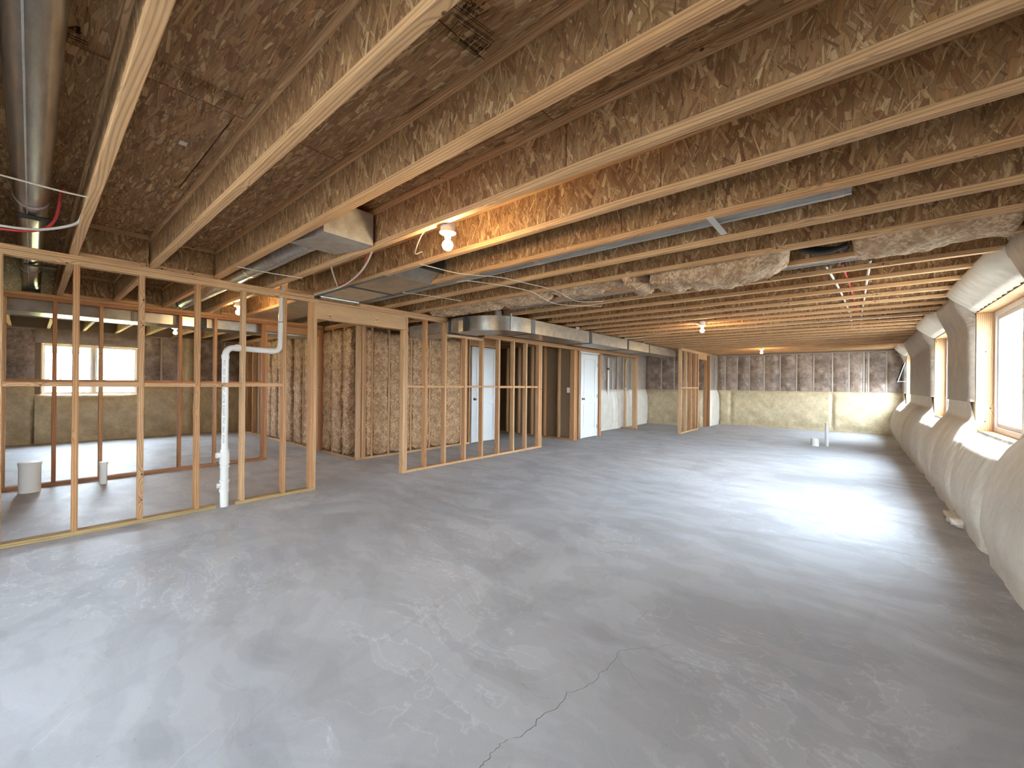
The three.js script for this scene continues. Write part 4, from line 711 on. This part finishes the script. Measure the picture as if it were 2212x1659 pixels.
// ------------------------------------------------------------------ cables
const wire = (label, pts, r = 0.004, m = M.cable, fillet = 0) => solo('electric_cable', label, 'cable', tube(pts.map((p) => P(...p)), r, fillet, 60, 6), m, new V3());
wire('white cable dangling left of the nearest bulb', [[-2.2, YJ + 0.03, 1.76], [-2.33, YJ - 0.0, 1.765], [-2.52, YJ - 0.05, 1.85], [-2.65, YJ - 0.03, 1.95], [-2.72, YJ + 0.03, 2.06], [-2.86, YJ + 0.05, 2.18]]);
wire('white cable stapled under the joists beyond the nearest bulb', [[-2.92, YJ - 0.003, 2.18], [-2.9, YJ - 0.007, 2.3], [-2.86, YJ - 0.007, 2.62], [-2.66, YJ - 0.006, 2.95], [-2.6, YJ - 0.006, 3.3], [-2.55, YJ - 0.006, 3.75], [-2.45, YJ - 0.09, 4.02], [-2.44, YJ - 0.01, 4.54], [-2.46, YJ + 0.02, 4.68]]);
wire('second white cable under the joists, left of the stapled one', [[-3.12, YJ - 0.006, 2.8], [-2.97, YJ - 0.007, 2.9], [-2.79, YJ - 0.007, 3.56], [-2.72, YJ - 0.09, 4.0], [-2.62, YJ - 0.008, 4.8], [-2.63, YJ + 0.02, 4.95]]);
wire('short white cable crossing the joists behind the return pan', [[-3.97, YJ - 0.009, 2.74], [-3.87, YJ - 0.006, 3.1], [-3.8, YJ - 0.006, 3.5]]);
wire('long white cable sagging across the far joists past the middle bulb', [[-3.92, YJ - 0.03, 8.42], [-3.5, YJ - 0.04, 8.25], [-2.71, YJ - 0.012, 8.06], [-2.18, YJ - 0.01, 8.07], [-1.44, YJ - 0.012, 8.14], [-0.4, YJ - 0.012, 8.1], [0.7, YJ - 0.01, 8.1]], 0.006);
wire('short white cable feeding the middle bulb', [[-2.7, YJ - 0.006, 7.26], [-2.4, YJ - 0.014, 7.1], [-2.15, YJ - 0.01, 7.06], [-1.99, YJ - 0.02, 7.18]], 0.006);
wire('white cable crossing under the round duct at the upper left', [[-3.33, YJ - 0.002, -0.4], [-3.34, YJ - 0.004, -0.11], [-3.36, YJ - 0.004, 0.1], [-3.375, YJ + 0.004, 0.205]], 0.005);
wire('thin white cable crossing the foil taped round duct', [[-4.3, YJ - 0.003, 1.2], [-4.28, YJ - 0.008, 1.45], [-4.25, YJ - 0.003, 1.75]], 0.004);
wire('dark cable hanging to the outlet box in the recess', [[-5.34, 2.1, 11.63], [-5.36, 1.9, 11.62], [-5.365, 1.5, 11.63], [-5.36, 1.32, 11.62], [-5.32, 1.24, 11.62]], 0.007, M.cableDark);
wire('grey cable strung behind the left window studs', [[-10.0, YJ - 0.01, 1.74], [-10.2, YJ - 0.03, 0.6], [-10.3, YJ - 0.02, -0.8]], 0.005);
function wallBox(label, x0, x1, y0, y1, w0, w1, cover) { const g = thing('wall_box', label, 'outlet', P((x0 + x1) / 2, y0, (w0 + w1) / 2)); bar(g, 'box_body', x0, x1, y0, y1, w0, w1, M.steel, { ch: 0.003 }); bar(g, 'cover', ...cover, M.white, { ch: 0.002 }); return g; }
wallBox('white outlet box on the stub stud in the recess', -5.355, -5.29, 1.15, 1.26, 11.63, 11.7, [-5.355, -5.275, 1.15, 1.26, 11.62, 11.63]);
wallBox('white switch box on the brown board wall left of the second door', -5.24, -5.17, 1.12, 1.24, 8.22, 8.29, [-5.245, -5.168, 1.118, 1.242, 8.208, 8.218]);

// ------------------------------------------------------------------ batts overhead
rnd = mulberry(606);
function ceilBatt(label, xa, xb, y, w, a, b, seed, amp, mod) { return solo('insulation_batt', label, 'insulation', battGeo(xb - xa, a, b, seed, amp, Math.round((xb - xa) * 46), 30, 0.55, mod), M.fiber, P((xa + xb) / 2, y, w), 'batts sagging from the ceiling'); }
const bw = (JW(8) + JW(9)) / 2 - 0.024;
ceilBatt('pale ceiling batt bulging at right beside the window wall', -0.04, 0.8, YJ + 0.07, bw, 0.12, 0.2, 701, 0.035, (t) => [1 + 0.12 * Math.sin(t * 5), 1, 0, 0]);
ceilBatt('ragged brown ceiling batt sagging in the middle of the ceiling', -1.56, -0.42, YJ + 0.05, bw + 0.01, 0.13, 0.2, 702, 0.05, (t) => [1.05 + 0.2 * Math.sin(t * 3.1) - 0.5 * smooth(0.75, 1, t), 1, -0.02 * Math.sin(t * 3.1), 0.03 * smooth(0.4, 0.9, t)]);
ceilBatt('torn flap of ceiling batt hanging left of the ragged one', -1.8, -1.58, YJ + 0.03, bw + 0.0, 0.1, 0.225, 703, 0.06, (t) => [1, 1, -0.05 * t, 0]);
ceilBatt('thin ceiling batt lying behind the seventh joist', -2.75, -1.82, YJ + 0.1, bw, 0.11, 0.2, 704, 0.045);
ceilBatt('long ceiling batt reaching back to the rounded duct elbow', -4.95, -2.8, YJ + 0.09, bw, 0.11, 0.2, 705, 0.045);
{ // insulated tubes in the gap
  const g = thing('refrigerant_line', 'bundle of black insulated tubes in the gap between two ceiling batts', 'pipe', P(-0.3, YJ, bw));
  for (let k = 0; k < 4; k++) put(g, 'tube', tube([P(-0.5, YJ + 0.22, bw + 0.03 * k), P(-0.36, YJ + 0.04 + 0.02 * k, bw + 0.045 * k - 0.1), P(-0.2, YJ - 0.01 + 0.022 * k, bw + 0.05 * k - 0.06), P(-0.06, YJ + 0.03, bw + 0.03 * k - 0.04)], 0.016, 0, 40, 10), M.black);
}
for (let n = 3; n < 30; n++) { // tufts stuffed against the rim between the joists
  if (n === 8) continue;
  solo('rim_batt', 'tuft of fibreglass stuffed between joist ends above the window wall', 'insulation', battGeo(0.26, 0.13, 0.19, 800 + (n % 5), 0.05, 14, 16, 0.5), M.fiber, P(0.93, YJ + 0.145, JW(n) + 0.226 + 0.0), 'tufts between the joist ends');
}

// ------------------------------------------------------------------ small things
{ // hinged sash tilted in at the farthest window
  const g = thing('tilted_vent', 'small tilted flap with white edges hanging at the farthest window', 'vent', P(0.9, 1.5, 14.9));
  put(g, 'flap', cbox(0.012, 0.5, 0.5, 1, 0.002).clone().rotateZ(-0.27), M.black, P(0.88, 1.72, 14.9)); for (const w of [14.64, 15.16]) put(g, 'edge', cbox(0.016, 0.53, 0.014, 1, 0.003).clone().rotateZ(-0.27), M.steel, P(0.88, 1.72, w));
  put(g, 'bottom_edge', cbox(0.02, 0.02, 0.52, 2, 0.003), M.steel, P(0.81, 1.48, 14.9)); put(g, 'support', cbox(0.16, 0.012, 0.012, 0, 0.002), M.steel, P(0.89, 1.478, 14.66));
}
function decal(name, label, draw, cw, chh, w, h, x, ww, turn) {          // ink printed on the subfloor
  const c = canvas(cw, chh), q = c.getContext('2d'); draw(q); const a = rep(tex(c, false), 1, 1);
  const m = std({ color: rgb(30, 24, 18), roughness: 0.9, alphaMap: a, transparent: true });
  const g = new THREE.PlaneGeometry(w, h); g.rotateZ(turn); g.rotateX(Math.PI / 2);
  return solo(name, label, 'print', g, m, P(x, YT - 0.0012, ww));
}
decal('ink_stamp', 'black grading stamp with crossed lines inked on the subfloor near the top edge', (q) => {
  q.fillStyle = '#000'; q.fillRect(0, 0, 512, 512); q.fillStyle = q.strokeStyle = '#ddd'; q.font = 'bold 46px sans-serif'; q.fillText('THIS SIDE', 30, 60); q.fillText('SPACE 1/8"', 30, 115); q.fillText('EDGES', 30, 170);
  q.lineWidth = 6; q.strokeRect(14, 10, 330, 176); q.beginPath(); for (const y of [214, 228]) { q.moveTo(10, y); q.lineTo(420, y); } q.moveTo(60, 270); q.lineTo(470, 270); q.moveTo(60, 290); q.lineTo(470, 290); q.moveTo(300, 200); q.lineTo(220, 420); q.stroke();
  q.fillText('RATED', 250, 345); q.fillText('24 OC', 250, 400); q.fillText('1', 270, 460);
}, 512, 512, 0.24, 0.24, -1.1, 1.05, Math.PI * 0.55);
decal('ink_stamp', 'ruled black layout marks inked on the subfloor after the first joist', (q) => {
  q.fillStyle = '#000'; q.fillRect(0, 0, 1024, 320); q.strokeStyle = '#ccc'; q.fillStyle = '#ccc'; q.lineWidth = 7; q.beginPath(); q.moveTo(30, 40); q.lineTo(980, 40); for (const x of [30, 270, 560, 980]) { q.moveTo(x, 40); q.lineTo(x, 190); } q.stroke(); q.strokeRect(640, 70, 190, 130); q.font = 'bold 40px sans-serif'; q.fillText('24/16', 660, 150); q.lineWidth = 12; q.beginPath(); q.moveTo(380, 210); q.lineTo(380, 300); q.stroke();
}, 1024, 320, 0.32, 0.1, -2.28, 0.5, -Math.PI / 2);
decal('ink_stamp', 'faint number inked on the subfloor between the round duct and the first joist', (q) => { q.fillStyle = '#000'; q.fillRect(0, 0, 256, 256); q.fillStyle = '#bbb'; q.font = 'bold 110px sans-serif'; q.fillText('24', 40, 110); q.fillRect(40, 150, 150, 12); q.fillRect(40, 180, 150, 12); }, 256, 256, 0.16, 0.16, -2.33, 0.1, -Math.PI / 2);
solo('paper_tag', 'small pale tag stuck to the subfloor after the first joist', 'tag', cbox(0.05, 0.0015, 0.035, 0, 0), M.white, P(-2.92, YT - 0.001, 0.548));

// ------------------------------------------------------------------ outdoors
rnd = mulberry(808);
tag(bar(scene, 'ground', 1.3, 60, -0.2, 0.45, -40, 60, M.gravel, { ch: 0, tu: 1, tv: 1 }), 'pale gravel yard outside the right windows', 'ground', null, 'structure').name = 'ground';
tag(bar(scene, 'patio', -13.0, 1.25, -0.3, -0.02, -60, W0 - 0.05, M.gravel, { ch: 0 }), 'concrete patio outside the glazed door behind the viewer', 'patio', null, 'structure').name = 'patio';
tag(bar(scene, 'lawn', -140, -13.05, -0.2, 0.8, -80, 80, M.grass, { ch: 0 }), 'yellow lawn outside the left window', 'lawn', null, 'structure').name = 'lawn';
{
  const g = thing('timber_shed', 'brown timber shed seen through the nearest right window', 'shed', P(5.5, 0.45, 26));
  for (let i = 0; i < 14; i++) bar(g, 'board', 3.0 + i * 0.42, 3.41 + i * 0.42, 0.45, 3.4, 26, 26.05, M.shed, { ch: 0.006 });
  bar(g, 'roof', 2.6, 9.4, 3.4, 3.6, 25.6, 29, M.steel); bar(g, 'rail', 2.8, 9, 1.9, 2.4, 25.5, 25.6, M.vinyl); bar(g, 'corner_post', 2.95, 3.15, 0.45, 3.4, 25.8, 25.99, M.vinyl);
}
for (let i = 0; i < 9; i++) tag(bar(scene, 'stone_block', 3.0 + (i % 3) * 0.62, 3.58 + (i % 3) * 0.62, 0.45 + Math.floor(i / 3) * 0.36, 0.79 + Math.floor(i / 3) * 0.36, 20, 20.5, M.stone, { ch: 0.03 }), `pale stone block outside the nearest window, ${['bottom', 'middle', 'top'][Math.floor(i / 3)]} course, ${['left', 'centre', 'right'][i % 3]}`, 'stone', 'stone blocks outside');
{
  const g = thing('deck_frame', 'grey deck beam on posts outside the left window', 'deck', P(-16.5, 0.8, 0));
  bar(g, 'beam', -16.6, -16.45, 2.02, 2.2, -3, 1.25, M.steel); for (const w of [-2.8, 0.5, 1.2]) bar(g, 'post', -16.57, -16.49, 0.8, 2.02, w, w + 0.04, M.steel, { axis: 1 });
}
for (let i = 0; i < 7; i++) { const x = -55 - rr(0, 15), w = -6 + i * 3.4, h = rr(2, 4.5); const g = thing('conifer', `small distant conifer outside the left window, ${ORD[i + 1]} from the left`, 'tree', P(x, 0.8, w), 'distant conifers'); put(g, 'crown', new THREE.ConeGeometry(h * 0.25, h, 9), M.tree, P(x, 0.8 + h * 0.6, w)); put(g, 'trunk', rod(0.12, h * 0.3, 'y', 8), M.shed, P(x, 0.8 + h * 0.1, w)); }

shade(scene);
renderer.render(scene, camera);
